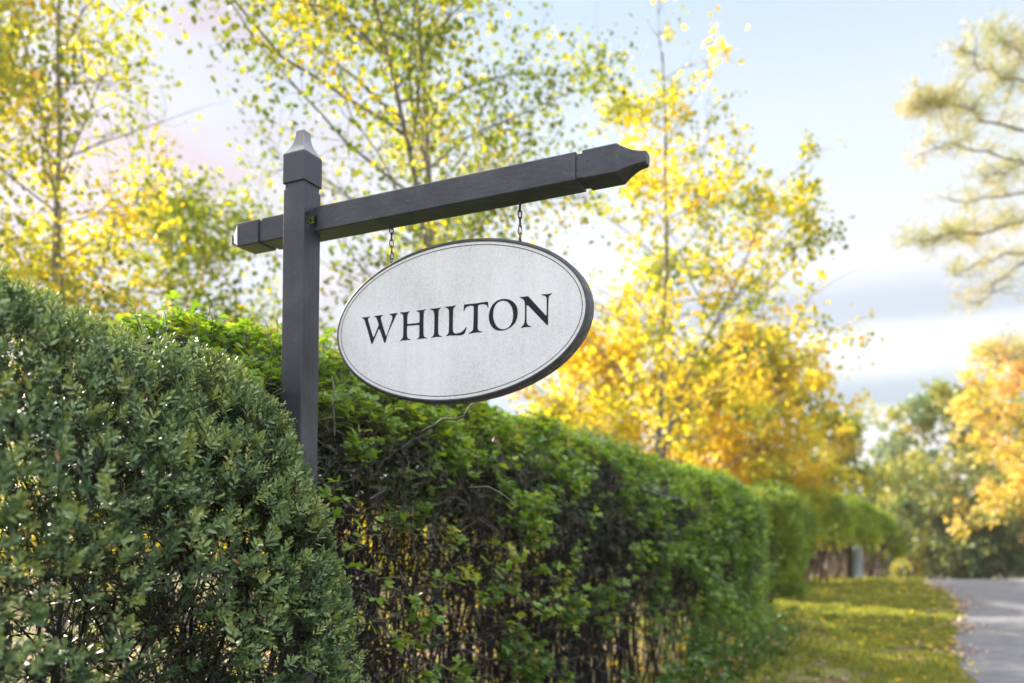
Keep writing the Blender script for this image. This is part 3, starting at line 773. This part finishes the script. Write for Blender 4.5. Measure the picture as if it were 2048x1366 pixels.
# single branches that stand out against the leaves
def branch(name_pts, r, acc):
    P = np.array([at(*p) for p in name_pts])[None]
    tubes(acc, P, np.linspace(r, r * .6, P.shape[1])[None], 8)
ba = Acc()
branch([(845, 862, 2.86), (870, 850, 2.82), (885, 838, 2.80), (915, 838, 2.78), (928, 832, 2.78), (938, 815, 2.80), (948, 805, 2.85)], .0052, ba)
ba.build('branch', MAT['twig'], thorn, base=th_base); ba = Acc()
branch([(664, 752, 2.84), (668, 775, 2.82), (665, 800, 2.80), (668, 830, 2.80), (670, 850, 2.80), (669, 872, 2.81)], .0036, ba)
branch([(665, 812, 2.80), (680, 811, 2.79), (692, 808, 2.78)], .0016, ba)
branch([(667, 833, 2.80), (645, 838, 2.79), (628, 841, 2.79)], .0016, ba)
branch([(668, 834, 2.80), (688, 836, 2.80)], .0014, ba)
ba.build('branch', MAT['twig'], thorn, base=th_base); ba = Acc()
branch([(940, 975, 2.9), (975, 973, 2.87), (1000, 985, 2.86), (1020, 1000, 2.86), (1035, 1010, 2.88)], .0034, ba)
ba.build('branch', MAT['twig'], thorn, base=th_base)

# hedge beyond the gap, bare underneath
rng = np.random.default_rng(22)
FH_S = np.array([0, 1.5, 3, 4.5, 6, 7.5, 9, 10.5])
FH_X = np.array([4.62, 5.20, 5.95, 6.85, 7.90, 9.00, 10.1, 11.1]); FH_Y = np.array([15.7, 17.0, 18.35, 19.6, 20.7, 21.8, 22.9, 23.9])
fh_cen = lambda s: np.stack([np.interp(s, FH_S, FH_X), np.interp(s, FH_S, FH_Y), 0 * s], -1)
FA = nrm(np.array((.78, -.62, 0))); FAl = nrm(np.array((.62, .78, 0)))
fh_base = np.array((8.0, 20.7, 0))
far = thing('arching_hedge', 'far clipped hedge with bright green arching top and bare brown underside beside the pillar', 'hedge', tuple(fh_base))
fargs = dict(cen=fh_cen, across=FA, along=FAl, hw=lambda s: np.interp(s, (0, 2, 9), (.9, .85, .7)), ztop=lambda s: EYE + np.interp(s, (0, 1.5, 4.5, 7.5, 9, 10.5), (.64, .69, .70, .60, .40, .0)),
             zbot=lambda s: EYE + np.interp(s, (0, 2.2, 3.2, 7.5, 9, 10.5), (-1.3, -1.2, -.35, -.42, -.6, -1.0)), zc=lambda s: EYE + np.interp(s, (0, 7.5, 10.5), (.1, .05, -.45)), s0=0, s1=8.9, s2=10.5, p=2.3)
acc = Acc()
P, n, s, dep, low = hedge_points(11000, depth=.10, front=.5, end_share=.2, **fargs)
P = np.concatenate([P, P[(s < 2.2)]]); n = np.concatenate([n, n[s < 2.2]]); s = np.concatenate([s, s[s < 2.2]])
P = P + n * ((vnoise(P, 1.6, 41) - .5) * .45 + (vnoise(P, 4.0, 44) - .5) * .25)[:, None]
tri_shoots(acc, None, P, n, L=.2, leaf=.055, nl=4, tone=np.interp(s, (0, 2, 3.2), (.18, .25, .48)) + .25 * vnoise(P, 1.2, 43) + .30 * np.exp(-((s - 3.4) / .5) ** 2), up=.4)
# near end wall of this hedge
K = 4200
e = np.stack([rng.uniform(-.98, .98, K), rng.uniform(-1.35, .72, K)], -1)
ok = (np.abs(e[:, 0] / 1.0) ** 2.4 + (np.maximum(e[:, 1] - .1, 0) / .66) ** 2.4) < 1
Pe = fh_cen(np.zeros(K)) + FA * e[:, :1] + UP * (e[:, 1:] + EYE) + FA * (.35 * (vnoise(np.concatenate([e, e[:, :1] * 0 + 3], 1), 2.3, 48) - .5))[:, None] + FAl * (rng.uniform(-.2, .3, (K, 1)) - .9 * (vnoise(np.concatenate([e, e[:, :1] * 0], 1), 1.7, 47) - .5)[:, None])
Pe = Pe - FAl * (.6 * np.sqrt(np.clip(1 - (e[:, 0] / 1.0) ** 2 - (np.maximum(e[:, 1] - .1, 0) / .66) ** 2, 0, 1)))[:, None]
tri_shoots(acc, None, Pe[ok], np.broadcast_to(-FAl, Pe[ok].shape).copy(), L=.15, leaf=.045, nl=4, tone=.60)
acc.build('foliage', MAT['farhedge'], far, base=fh_base)
sw = Acc(); K = 120
s_ = rng.uniform(.2, 9.8, K)
st = fh_cen(s_) + FA * rng.uniform(-.5, .4, (K, 1))
Pb = wander(st, UP + rng.normal(size=(K, 3)) * .2, rng.uniform(1.3, 1.9, K), 10, .12)
tubes(sw, Pb, np.linspace(1, .4, 10)[None] * rng.uniform(.012, .035, K)[:, None], 5)
sw.build('stems', noise_mat('brown_stem', [(.3, (.05, .03, .02)), (.7, (.16, .09, .05))], 12, .9), far, base=fh_base)

# ------------------------------------------------------------------ trees
def tree(name, label, cat, base_xy, height, r0, lean=(0, 0), z0=.25, z1=1.0, prof=None, n_limbs=22, limb=1.8, up=.55, twigs=9, twl=.6,
         nleaf=16000, leaf=.065, mat='autumn', bias=.5, spread=.22, spray=.13, cull=.35, cf=1.1, seed=0, group=None, kind='broad', bark='bark', forks=0, twig_r=.004):
    global rng
    rng = np.random.default_rng(500 + seed)
    bx, by = base_xy; b = np.array((bx, by, float(gz(bx, by)))); 
    t = thing(name, label, cat, tuple(b), group)
    wood = Acc(); n = 16
    P = wander(np.zeros((1, 3)) - UP * .1, UP[None] + np.array([[lean[0], lean[1], 0]]), height + .1, n, .035)
    P[0, :, 0] += lean[0] * 0
    tubes(wood, P, (r0 * np.linspace(1, .18, n) + r0 * .25 * np.exp(-np.linspace(0, 12, n)))[None], 9)
    trunks = [P[0]]
    for _ in range(forks):
        i = rng.integers(2, 5)
        d = rdir(1) * np.array((.35, .35, 0)) + UP
        Q = wander(P[0, i][None], d, height * rng.uniform(.55, .8), n, .05)
        tubes(wood, Q, (r0 * .6 * np.linspace(1, .2, n))[None], 7); trunks.append(Q[0])
    L0, LD, LL = [], [], []
    for k in range(n_limbs):
        T = trunks[k % len(trunks)]
        f = z0 + (z1 - z0) * ((k + rng.random()) / n_limbs)
        f = min(f, .98); x = f * (n - 1); i = int(x); o = T[i] * (1 - x + i) + T[min(i + 1, n - 1)] * (x - i)
        az = k * 2.4 + rng.random() * .9
        d = np.array((math.cos(az), math.sin(az), up + rng.normal() * .22))
        w = (prof(f) if prof else math.sin(math.pi * min(1, (f - z0 + .12) / (1.12 - z0))) ** .7) 
        L0.append(o); LD.append(d); LL.append(limb * w * rng.uniform(.75, 1.2) + .15)
    L0, LD, LL = np.array(L0), np.array(LD), np.array(LL)
    m = 9
    LP = wander(L0, LD, LL, m, .13, .02)
    tubes(wood, LP, np.linspace(1, .25, m)[None] * (r0 * .22 * np.clip(LL / limb, .3, 1.2))[:, None], 6)
    K = n_limbs * twigs
    i = np.repeat(np.arange(n_limbs), twigs); j = rng.integers(2, m, K)
    TP = wander(LP[i, j], nrm(rdir(K) + nrm(LD)[i] * .7 + UP * .15), twl * rng.uniform(.5, 1.3, K) * np.clip(LL[i] / limb, .4, 1.2), 6, .2)
    tubes(wood, TP, np.broadcast_to(np.linspace(twig_r, twig_r * .3, 6), (K, 6)), 4)
    wood.build('trunk', MAT[bark], t, smooth=True)
    # leaves along twigs and outer limbs
    N = int(nleaf * 1.6)
    q = rng.integers(0, K, N); a = rng.random(N) ** .6 * 5; a0 = np.minimum(a.astype(int), 4)
    pos = TP[q, a0] + (TP[q, a0 + 1] - TP[q, a0]) * (a - a0)[:, None]
    pos = pos + rng.normal(size=(N, 3)) * spray
    cl = vnoise(pos + b, cf, 50 + seed) * .6 + vnoise(pos + b, cf * 2.7, 60 + seed) * .4
    keep = np.where(cl > cull)[0][:nleaf]
    pos, cl = pos[keep], cl[keep]; N = len(pos)
    tone = bias + spread * 2.0 * (vnoise(pos + b, cf * 1.3, 80 + seed) - .5) * 1.5 + rng.normal(size=N) * spread * .55
    la = Acc()
    leaves(la, pos, rdir(N) - UP * .5, rdir(N) + UP * .4, leaf * (.45 + 1.1 * rng.random(N)), np.clip(tone, 0, 1), kind)
    la.build('crown', MAT[mat], t)
    return t
def X(px, Y): return (px - CX) / FPX * Y
G1 = 'slender autumn trees behind the hedge'
tree('birch_tree', 'tall central autumn tree rising right behind the oval sign and crossbeam', 'tree', (X(872, 9.2), 9.2), 9.5, .075, z0=.22, n_limbs=60, limb=2.1, up=.6, twigs=13, nleaf=23000, leaf=.052, bias=.32, spread=.26, cull=.36, spray=.17, seed=1, group=G1, forks=1)
tree('birch_tree', 'slender golden autumn tree left of the post, tallest at the left edge', 'tree', (X(120, 9.0), 9.0), 9.5, .05, lean=(.045, 0), z0=.2, n_limbs=44, limb=1.4, up=.7, twigs=12, nleaf=11500, leaf=.056, bias=.52, spread=.22, cull=.48, seed=2, group=G1, forks=1)
tree('birch_tree', 'yellow-green autumn tree cut by the left edge of the photo', 'tree', (X(-60, 9.6), 9.6), 8.0, .05, lean=(.02, 0), z0=.2, n_limbs=34, limb=1.3, up=.7, twigs=11, nleaf=9500, leaf=.062, bias=.50, spread=.2, cull=.48, seed=3, group=G1)
tree('birch_tree', 'lower bushy green tree between the tall left tree and the post', 'tree', (X(375, 10.5), 10.5), 5.6, .06, z0=.3, n_limbs=44, limb=1.9, up=.35, twigs=12, nleaf=10500, leaf=.058, bias=.36, spread=.22, cull=.40, seed=4, group=G1)
tree('birch_tree', 'open yellow autumn tree with a clear dark trunk right of the oval sign', 'tree', (X(1312, 12.5), 12.5), 8.3, .065, z0=.2, n_limbs=56, limb=2.3, up=.55, twigs=12, nleaf=13500, leaf=.068, bias=.56, spread=.24, cull=.48, seed=5, group=G1, forks=1,
     prof=lambda f: np.interp(f, (.2, .4, .7, 1), (1.05, 1.0, .72, .35)))
tree('birch_tree', 'low golden tree filling the space under the oval sign edge behind the hedge', 'tree', (X(1165, 14.5), 14.5), 4.6, .07, z0=.25, n_limbs=30, limb=1.7, up=.5, twigs=10, nleaf=12000, leaf=.08, bias=.66, spread=.17, cull=.36, seed=6, group=G1)
tree('birch_tree', 'rounded golden yellow tree above the far end of the clipped hedge', 'tree', (X(1490, 20), 20), 6.0, .10, z0=.2, n_limbs=40, limb=2.1, up=.5, twigs=12, nleaf=17000, leaf=.11, bias=.66, spread=.17, cull=.33, seed=7, group=G1)
tree('birch_tree', 'golden tree between the dark trunk and the rounded yellow tree', 'tree', (X(1395, 20.3), 20.3), 5.5, .09, z0=.22, n_limbs=34, limb=2.3, up=.5, twigs=10, nleaf=15000, leaf=.11, bias=.68, spread=.15, cull=.33, seed=8, group=G1)
tree('birch_tree', 'muted green and gold tree at the far end of the yellow row', 'tree', (X(1655, 33), 33), 6.8, .12, z0=.2, n_limbs=36, limb=2.0, up=.5, twigs=9, nleaf=12000, leaf=.13, bias=.42, spread=.2, cull=.36, seed=9, group=G1)
G2 = 'trees across the road'
tree('maple_tree', 'orange and pink autumn tree leaning over the road at the right edge', 'tree', (X(2090, 27), 27), 7.6, .14, z0=.2, n_limbs=40, limb=3.3, up=.35, twigs=11, twl=1.0, nleaf=13000, leaf=.13, mat='orange', bias=.62, spread=.26, cull=.42, cf=.8, seed=10, group=G2)
tree('oak_tree', 'dark green tree behind the orange one across the road', 'tree', (X(1905, 33), 33), 8.0, .16, z0=.12, n_limbs=40, limb=3.4, up=.35, twigs=11, twl=1.1, nleaf=12000, leaf=.15, mat='green', bias=.64, spread=.22, cull=.40, cf=.7, seed=11, group=G2)
tree('oak_tree', 'green tree cut by the right edge behind the orange one', 'tree', (X(2110, 36), 36), 9.5, .16, z0=.1, n_limbs=36, limb=3.8, up=.3, twigs=11, twl=1.2, nleaf=15000, leaf=.19, mat='green', bias=.60, spread=.22, cull=.36, cf=.7, seed=12, group=G2)
tree('shrub', 'pale yellow bush at the bend where the road goes out of view', 'shrub', (X(1828, 40), 40), 6.6, .10, z0=.05, n_limbs=34, limb=1.7, up=.4, twigs=9, nleaf=9000, leaf=.15, mat='green', bias=.78, spread=.12, cull=.35, seed=13)
tree('shrub', 'low green shrub under the trees at the right end of the road crest', 'shrub', (X(2010, 29), 29), 3.4, .08, z0=.05, n_limbs=30, limb=2.0, up=.3, twigs=9, nleaf=9000, leaf=.14, mat='green', bias=.45, spread=.2, cull=.30, seed=14)
tree('shrub', 'low green and yellow shrub left of the taller roadside shrub', 'shrub', (X(1905, 30), 30), 3.1, .08, z0=.05, n_limbs=28, limb=1.7, up=.3, twigs=9, nleaf=8000, leaf=.14, mat='green', bias=.58, spread=.2, cull=.30, seed=15)
tree('cedar_tree', 'bluish grey-green distant tree in the dip beyond the hedge end', 'tree', (X(1752, 62), 62), 8.4, .2, z0=.08, n_limbs=34, limb=2.6, up=.25, twigs=9, nleaf=8000, leaf=.24, mat='green', bias=.15, spread=.12, cull=.30, seed=16)
tree('oak_tree', 'hazy distant tree closing the gap over the road', 'tree', (X(1795, 85), 85), 13.5, .2, z0=.1, n_limbs=34, limb=4.2, up=.3, twigs=9, twl=1.4, nleaf=8000, leaf=.36, mat='green', bias=.5, spread=.15, cull=.38, seed=17)

# pine with tufted boughs reaching in from the right
def pine(base_xy, H, boughs, label):
    b = np.array((*base_xy, float(gz(*base_xy))))
    t = thing('pine_tree', label, 'tree', tuple(b), G2)
    wood = Acc(); P = wander(np.zeros((1, 3)), UP[None] * 1.0, H, 14, .015)
    tubes(wood, P, (.24 * np.linspace(1, .25, 14))[None], 10)
    la = Acc()
    for (pts, dens) in boughs:
        Q = np.array([at(*p) for p in pts]) - b
        z0 = min(H * .97, max(.5, Q[-1][2] - .4)); o = P[0][int(z0 / H * 13)]
        Q = np.concatenate([[o], Q[::-1]])
        # resample
        tt = np.linspace(0, len(Q) - 1, 16); Qs = np.stack([np.interp(tt, np.arange(len(Q)), Q[:, k]) for k in range(3)], -1)
        Qs = Qs + rng.normal(size=Qs.shape) * .06
        tubes(wood, Qs[None], np.linspace(.045, .012, 16)[None], 6)
        K = int(54 * dens)
        i = rng.integers(6, 16, K)
        T = wander(Qs[i], nrm(rdir(K) * np.array((1, 1, .35)) + UP * .2), rng.uniform(.25, .85, K), 5, .2)
        tubes(wood, T, np.broadcast_to(np.linspace(.014, .005, 5), (K, 5)), 4)
        # needle tufts
        N = K * 9; q = rng.integers(0, K, N); j = rng.integers(2, 5, N)
        c = T[q, j] + rng.normal(size=(N, 3)) * .11
        for _ in range(6):
            dd = nrm(rdir(N) + UP * .5)
            leaves(la, c, dd, rdir(N), rng.uniform(.14, .24, N), np.clip(.52 + .6 * (vnoise(c + b, 1.3, 90) - .5) + rng.normal(size=N) * .18, 0, 1), 'needle')
    wood.build('trunk', MAT['bark'], t, smooth=True)
    la.build('crown', MAT['pine'], t)
    return t
LEAF_V['needle'] = np.array([(0, 0, 0), (.3, .028, 0), (.7, .028, 0), (1, 0, 0), (.7, -.028, 0), (.3, -.028, 0)])
YP = 20
pine((X(2330, YP), YP), 15.0, [
    ([(1990, 70, YP), (2010, 90, YP), (2070, 130, YP), (2180, 200, YP)], .8),
    ([(1925, 100, YP - .5), (1950, 130, YP - .5), (2040, 160, YP), (2170, 240, YP)], .8),
    ([(1850, 215, YP - 1), (1880, 205, YP - 1), (1940, 228, YP - .5), (2020, 250, YP), (2160, 300, YP)], 1.3),
    ([(1850, 295, YP - 1), (1900, 290, YP - 1), (2020, 320, YP), (2170, 380, YP)], .45),
    ([(1960, 370, YP), (1985, 345, YP), (2060, 330, YP), (2180, 370, YP)], .4),
    ([(1850, 480, YP - 1), (1900, 470, YP - 1), (1950, 475, YP - .5), (2030, 445, YP), (2170, 450, YP)], 1.1),
    ([(1900, 400, YP), (1960, 395, YP), (2060, 400, YP), (2180, 440, YP)], .35),
    ([(1900, 555, YP - .5), (1950, 530, YP), (2060, 500, YP), (2180, 520, YP)], .3),
    ([(1960, 600, YP), (2000, 565, YP), (2060, 520, YP), (2180, 540, YP)], .4),
    ([(1990, 715, YP), (2030, 712, YP), (2100, 700, YP), (2200, 700, YP)], .7)],
    'tall pine whose tufted boughs reach in at the upper right')

# low growth behind the hedge, seen through its stems
G3 = 'sunlit shrubs behind the hedge'
for k, (px, Y, h, lab) in enumerate([(560, 17, 1.9, 'yellow-green shrub behind the hedge left of the post'), (760, 19, 1.9, 'yellow shrub glimpsed through the stems under the sign'),
                                (930, 18, 2.0, 'golden shrub glimpsed through the stems right of the sign centre'), (1090, 20, 2.3, 'pale green shrub glimpsed through the twigs right of the sign'),
                                (200, 15, 1.9, 'yellow shrub glimpsed through the gaps of the boxwood'), (-40, 16, 2.2, 'broad yellow-green shrub behind the boxwood near the left edge'), (60, 20, 2.4, 'taller golden shrub far behind the boxwood')]):
    tree('shrub', lab, 'shrub', (X(px, Y), Y), h, .04, z0=.05, n_limbs=20, limb=1.3, up=.4, twigs=8, nleaf=4200, leaf=.07, bias=.58, spread=.2, cull=.25, seed=20 + k, group=G3)

# far wood behind everything on the left
rng = np.random.default_rng(23)
N = 60000
px_ = rng.uniform(-150, 60, N); yy = 78 + rng.normal(size=N) * 3
hh = 4.0 + 5.0 * vnoise(np.stack([px_, yy * 0, yy * 0], -1), .12, 3) 
zz = rng.random(N) ** .8 * hh + gz(0, 78)
la = Acc(); leaves(la, np.stack([px_, yy, zz], -1), rdir(N), rdir(N), .7, np.clip(.35 + .4 * (vnoise(np.stack([px_, yy, zz], -1), .25, 5) - .5) + rng.normal(size=N) * .1, 0, 1), 'broad')
o = la.build('far_woodland', MAT['green']); tag(o, 'distant mixed woodland along the horizon beyond the lawns', 'woodland', kind='stuff')

# ------------------------------------------------------------------ verge: grass, fallen leaves
N = 150000
y = 5.5 + 17.5 * rng.random(N) ** .8
xl = X(1180, 1.0) * y * 0 + (.432 / .902) * y - 2.3
xr = road_left(y) + .05
x = xl + (xr - xl) * rng.random(N)
p = np.stack([x, y, gz(x, y)], -1)
pn = vnoise(p, 1.3, 71) * .3 + vnoise(p, 4.0, 72) * .35 + vnoise(p, 9.0, 75) * .35
edge_in = (xr - x) > .25 * vnoise(p, 2.5, 73)
keep = (pn + rng.normal(size=N) * .05 > .45) & edge_in; p = p[keep]; pn = pn[keep]; N = len(p)
la = Acc()
sz = rng.uniform(.035, .085, N) * (.7 + 1.6 * np.clip(vnoise(p, 3.1, 74) - .3, 0, 1))
leaves(la, p, UP + rng.normal(size=(N, 3)) * .55, rdir(N), sz, np.clip(.3 + .8 * (pn - .4) + rng.normal(size=N) * .15, 0, 1), 'oval')
g = la.build('grass', leaf_mat('grass_blade', [(0, (.13, .18, .055)), (.5, (.27, .29, .07)), (1, (.62, .50, .08))], .45, .6, .2))
tag(g, 'short uneven green grass on the verge between hedge and road', 'grass', kind='stuff')
N = 6500
y = 5.5 + 19 * rng.random(N)
u = rng.random(N); near_road = rng.random(N) < .5
x = np.where(near_road, road_left(y) + rng.normal(size=N) * .28 - .15, (.432 / .902) * y - 2.2 + (road_left(y) - (.432 / .902) * y + 2.2) * u)
p = np.stack([x, y, gz(x, y) + .02 + .02 * rng.random(N)], -1)
keep = vnoise(p, 1.4, 77) > np.where(near_road, .50, .62); p = p[keep]; N = len(p)
la = Acc(); leaves(la, p, rdir(N) * np.array((1, 1, .25)), UP + rng.normal(size=(N, 3)) * .35, rng.uniform(.035, .07, N), rng.random(N), 'broad')
g = la.build('fallen_leaves', leaf_mat('dead_leaf', [(0, (.16, .10, .07)), (.5, (.38, .25, .18)), (1, (.62, .48, .38))], .2, .7, .2))
tag(g, 'brown and tan fallen leaves scattered on the verge and road edge', 'leaves', kind='stuff')
N = 1700
y = 7 + 17 * rng.random(N) ** .8; xl = (.432 / .902) * y - 2.2; x = xl + (road_left(y) + .1 - xl) * rng.random(N)
p = np.stack([x, y, gz(x, y) + .03 + .03 * rng.random(N)], -1); p = p[vnoise(p, .8, 91) + .03 * (p[:, 1] - 14) > .42]; N = len(p)
la = Acc(); leaves(la, p, rdir(N) * np.array((1, 1, .3)), UP + rng.normal(size=(N, 3)) * .4, rng.uniform(.04, .075, N), np.clip(.72 + .13 * rng.normal(size=N), 0, 1), 'broad')
g = la.build('fallen_leaves', MAT['autumn'])
tag(g, 'yellow fallen leaves lying in the grass of the verge', 'leaves', kind='stuff')
# fallen yellow leaves on the lawn behind the hedge and under the stems
N = 9000
s_ = rng.uniform(.5, 22, N); a_ = rng.uniform(2.0, 9, N)
p = -BD * a_[:, None] + RD * s_[:, None] + UP * .02
la = Acc(); leaves(la, p, rdir(N) * np.array((1, 1, .25)), UP + rng.normal(size=(N, 3)) * .35, rng.uniform(.05, .09, N), np.clip(.6 + .2 * rng.normal(size=N), 0, 1), 'broad')
g = la.build('fallen_leaves', MAT['autumn'])
tag(g, 'yellow fallen leaves carpeting the lawn behind the hedge', 'leaves', kind='stuff')
# pale gravel drive behind the hedge
pv = np.array([at(-500, 1330, 8.2), at(1100, 1300, 8.6), at(1300, 1250, 9.6), at(-500, 1250, 9.4)]); pv[:, 2] = .006
me_ = mesh_np('path', pv, np.array([(0, 1, 2, 3)]), noise_mat('gravel', [(.35, (.26, .19, .13)), (.65, (.44, .33, .25))], 18, .95, .4)); struct(me_)

# ------------------------------------------------------------------ pillar and post by the far hedge
def lathe(prof, n=28):
    th = np.linspace(0, 2 * math.pi, n, endpoint=False)
    V = np.concatenate([np.stack([r * np.cos(th), r * np.sin(th), np.full(n, z)], -1) for r, z in prof])
    j = np.arange(n); j2 = (j + 1) % n
    F = np.concatenate([np.stack([k * n + j, k * n + j2, (k + 1) * n + j2, (k + 1) * n + j], -1) for k in range(len(prof) - 1)])
    return V, F
YB = 21.3
ped = thing('utility_pillar', 'pale grey round-topped utility pillar standing on the grass before the far hedge', 'pillar', (X(1714, YB), YB, 0))
V, F = lathe([(.0, 0), (.15, 0), (.15, .05), (.135, .06), (.135, .60), (.137, .61), (.137, .63), (.135, .64), (.132, .80), (.118, .84), (.085, .87), (.04, .885), (0, .888)])
mesh_np('housing', V, F, noise_mat('grey_plastic', [(.3, (.20, .22, .235)), (.7, (.27, .29, .305))], 6, .5), ped, smooth=True)
V, F = lathe([(0, .895), (.012, .893), (.012, .885), (0, .884)], 10)
bmx = bmesh.new(); bmesh.ops.create_cube(bmx, size=1)
for v in bmx.verts: v.co = Vector((v.co.x * .11, v.co.y * .012 - .134, v.co.z * .16 + .42))
bmesh.ops.bevel(bmx, geom=bmx.edges[:], offset=.003, segments=2, affect='EDGES')
bm_obj('door', bmx, noise_mat('grey_cover', [(.3, (.22, .24, .26)), (.7, (.30, .32, .34))], 9, .5), ped)
wp = thing('wooden_post', 'short dark brown wooden post beside the pale grey pillar', 'post', (X(1697, YB + .1), YB + .1, 0))
bmx = square_sweep([(-.2, .09, .09), (.5, .09, .09), (.80, .09, .09), (.835, .075, .075), (.85, .05, .05)], lambda t: np.zeros(3), UP, np.array((1.0, 0, 0)), np.array((0, 1.0, 0)), .008)
bm_obj('shaft', bmx, noise_mat('old_wood', [(.3, (.025, .018, .010)), (.7, (.075, .050, .028))], 9, .9, .5, stretch=(3, 3, .3)), wp)

# ------------------------------------------------------------------ cobwebs and odd leaves
def web(label, pts, group='cobweb sheets on the thorny hedge'):
    P = np.array([at(*p) for p in pts]); c = P.mean(0)
    a = Acc(); K = 16
    i = rng.integers(0, len(P), K); j = (i + rng.integers(1, len(P), K)) % len(P)
    ti, tj = rng.random((K, 1)), rng.random((K, 1))
    A = P[i] * ti + P[(i + 1) % len(P)] * (1 - ti); B = P[j] * tj + P[(j + 1) % len(P)] * (1 - tj)
    mid = (A + B) / 2 - UP * .006
    tubes(a, np.stack([A, mid, B], 1), np.full((K, 3), .00028), 3)
    m = bpy.data.materials.get('cobweb')
    if m is None:
        m = noise_mat('cobweb', [(.3, (.6, .64, .70)), (.7, (.8, .84, .9))], 30, .6)
    o = a.build('cobweb', m, base=c); o.location = c
    return tag(o, label, 'cobweb', group)
web('pale cobweb sheet on the hedge top nearest the sign', [(1180, 855, 4.8), (1225, 878, 5.0), (1210, 886, 4.85), (1170, 868, 4.7)])
web('largest bluish cobweb sheet stretched over the hedge shoulder', [(1275, 962, 5.2), (1310, 962, 5.4), (1365, 994, 5.5), (1352, 1000, 5.35), (1290, 978, 5.15)])
web('faint cobweb sheet farthest along the hedge top', [(1435, 945, 8.6), (1485, 962, 8.9), (1480, 970, 8.7), (1440, 958, 8.5)])
def odd_leaf(label, pos, size, col, name='leaf'):
    bm = bmesh.new(); k = 9; rows = []
    for i in range(k + 1):
        t = i / k; w = .36 * math.sin(math.pi * t) ** .7 * (1 - .3 * t); r = []
        for j in range(-3, 4):
            q = j / 3
            r.append(bm.verts.new(((t - .5) * size, q * w * size, (.30 * q * q * w + .10 * math.sin(t * 5) + .03 * math.sin(q * 9 + t * 8)) * size)))
        rows.append(r)
    for i in range(k):
        for j in range(6): bm.faces.new([rows[i][j], rows[i][j + 1], rows[i + 1][j + 1], rows[i + 1][j]])
    bmesh.ops.remove_doubles(bm, verts=bm.verts, dist=1e-6)
    m = noise_mat(name + '_paint', [(.3, tuple(c * .7 for c in col)), (.7, col)], 40, .6, .3)
    o = bm_obj(name, bm, m); o.location = pos; o.rotation_euler = (random.uniform(.4, 1.2), random.uniform(-.4, .4), random.uniform(0, 6))
    for p in o.data.polygons: p.use_smooth = True
    return tag(o, label, 'leaf')
odd_leaf('small red leaf lying on top of the boxwood hedge', at(205, 586, 2.25), .022, (.55, .05, .02), 'red_leaf')
odd_leaf('curled dry brown leaf caught in the twigs right of the sign', at(992, 880, 2.9), .038, (.30, .17, .10), 'dry_leaf')

# ------------------------------------------------------------------ light autumn haze
bmx = bmesh.new(); bmesh.ops.create_cube(bmx, size=1)
for v in bmx.verts: v.co = Vector((v.co.x * 620 + 40, v.co.y * 560 + 190, 12 + v.co.z * 34))
me = bpy.data.meshes.new('haze'); bmx.to_mesh(me); bmx.free()
hz = link(bpy.data.objects.new('haze', me)); hz['kind'] = 'stuff'; hz['label'] = 'thin pale haze in the air'; hz['category'] = 'haze'
m = bpy.data.materials.new('haze'); m.use_nodes = True; nt = m.node_tree; nt.nodes.clear()
pv_ = nt.nodes.new('ShaderNodeVolumePrincipled'); pv_.inputs['Density'].default_value = .0008; pv_.inputs['Color'].default_value = (.95, .96, 1, 1); pv_.inputs['Anisotropy'].default_value = .3
mo = nt.nodes.new('ShaderNodeOutputMaterial'); nt.links.new(pv_.outputs[0], mo.inputs['Volume']); me.materials.append(m)
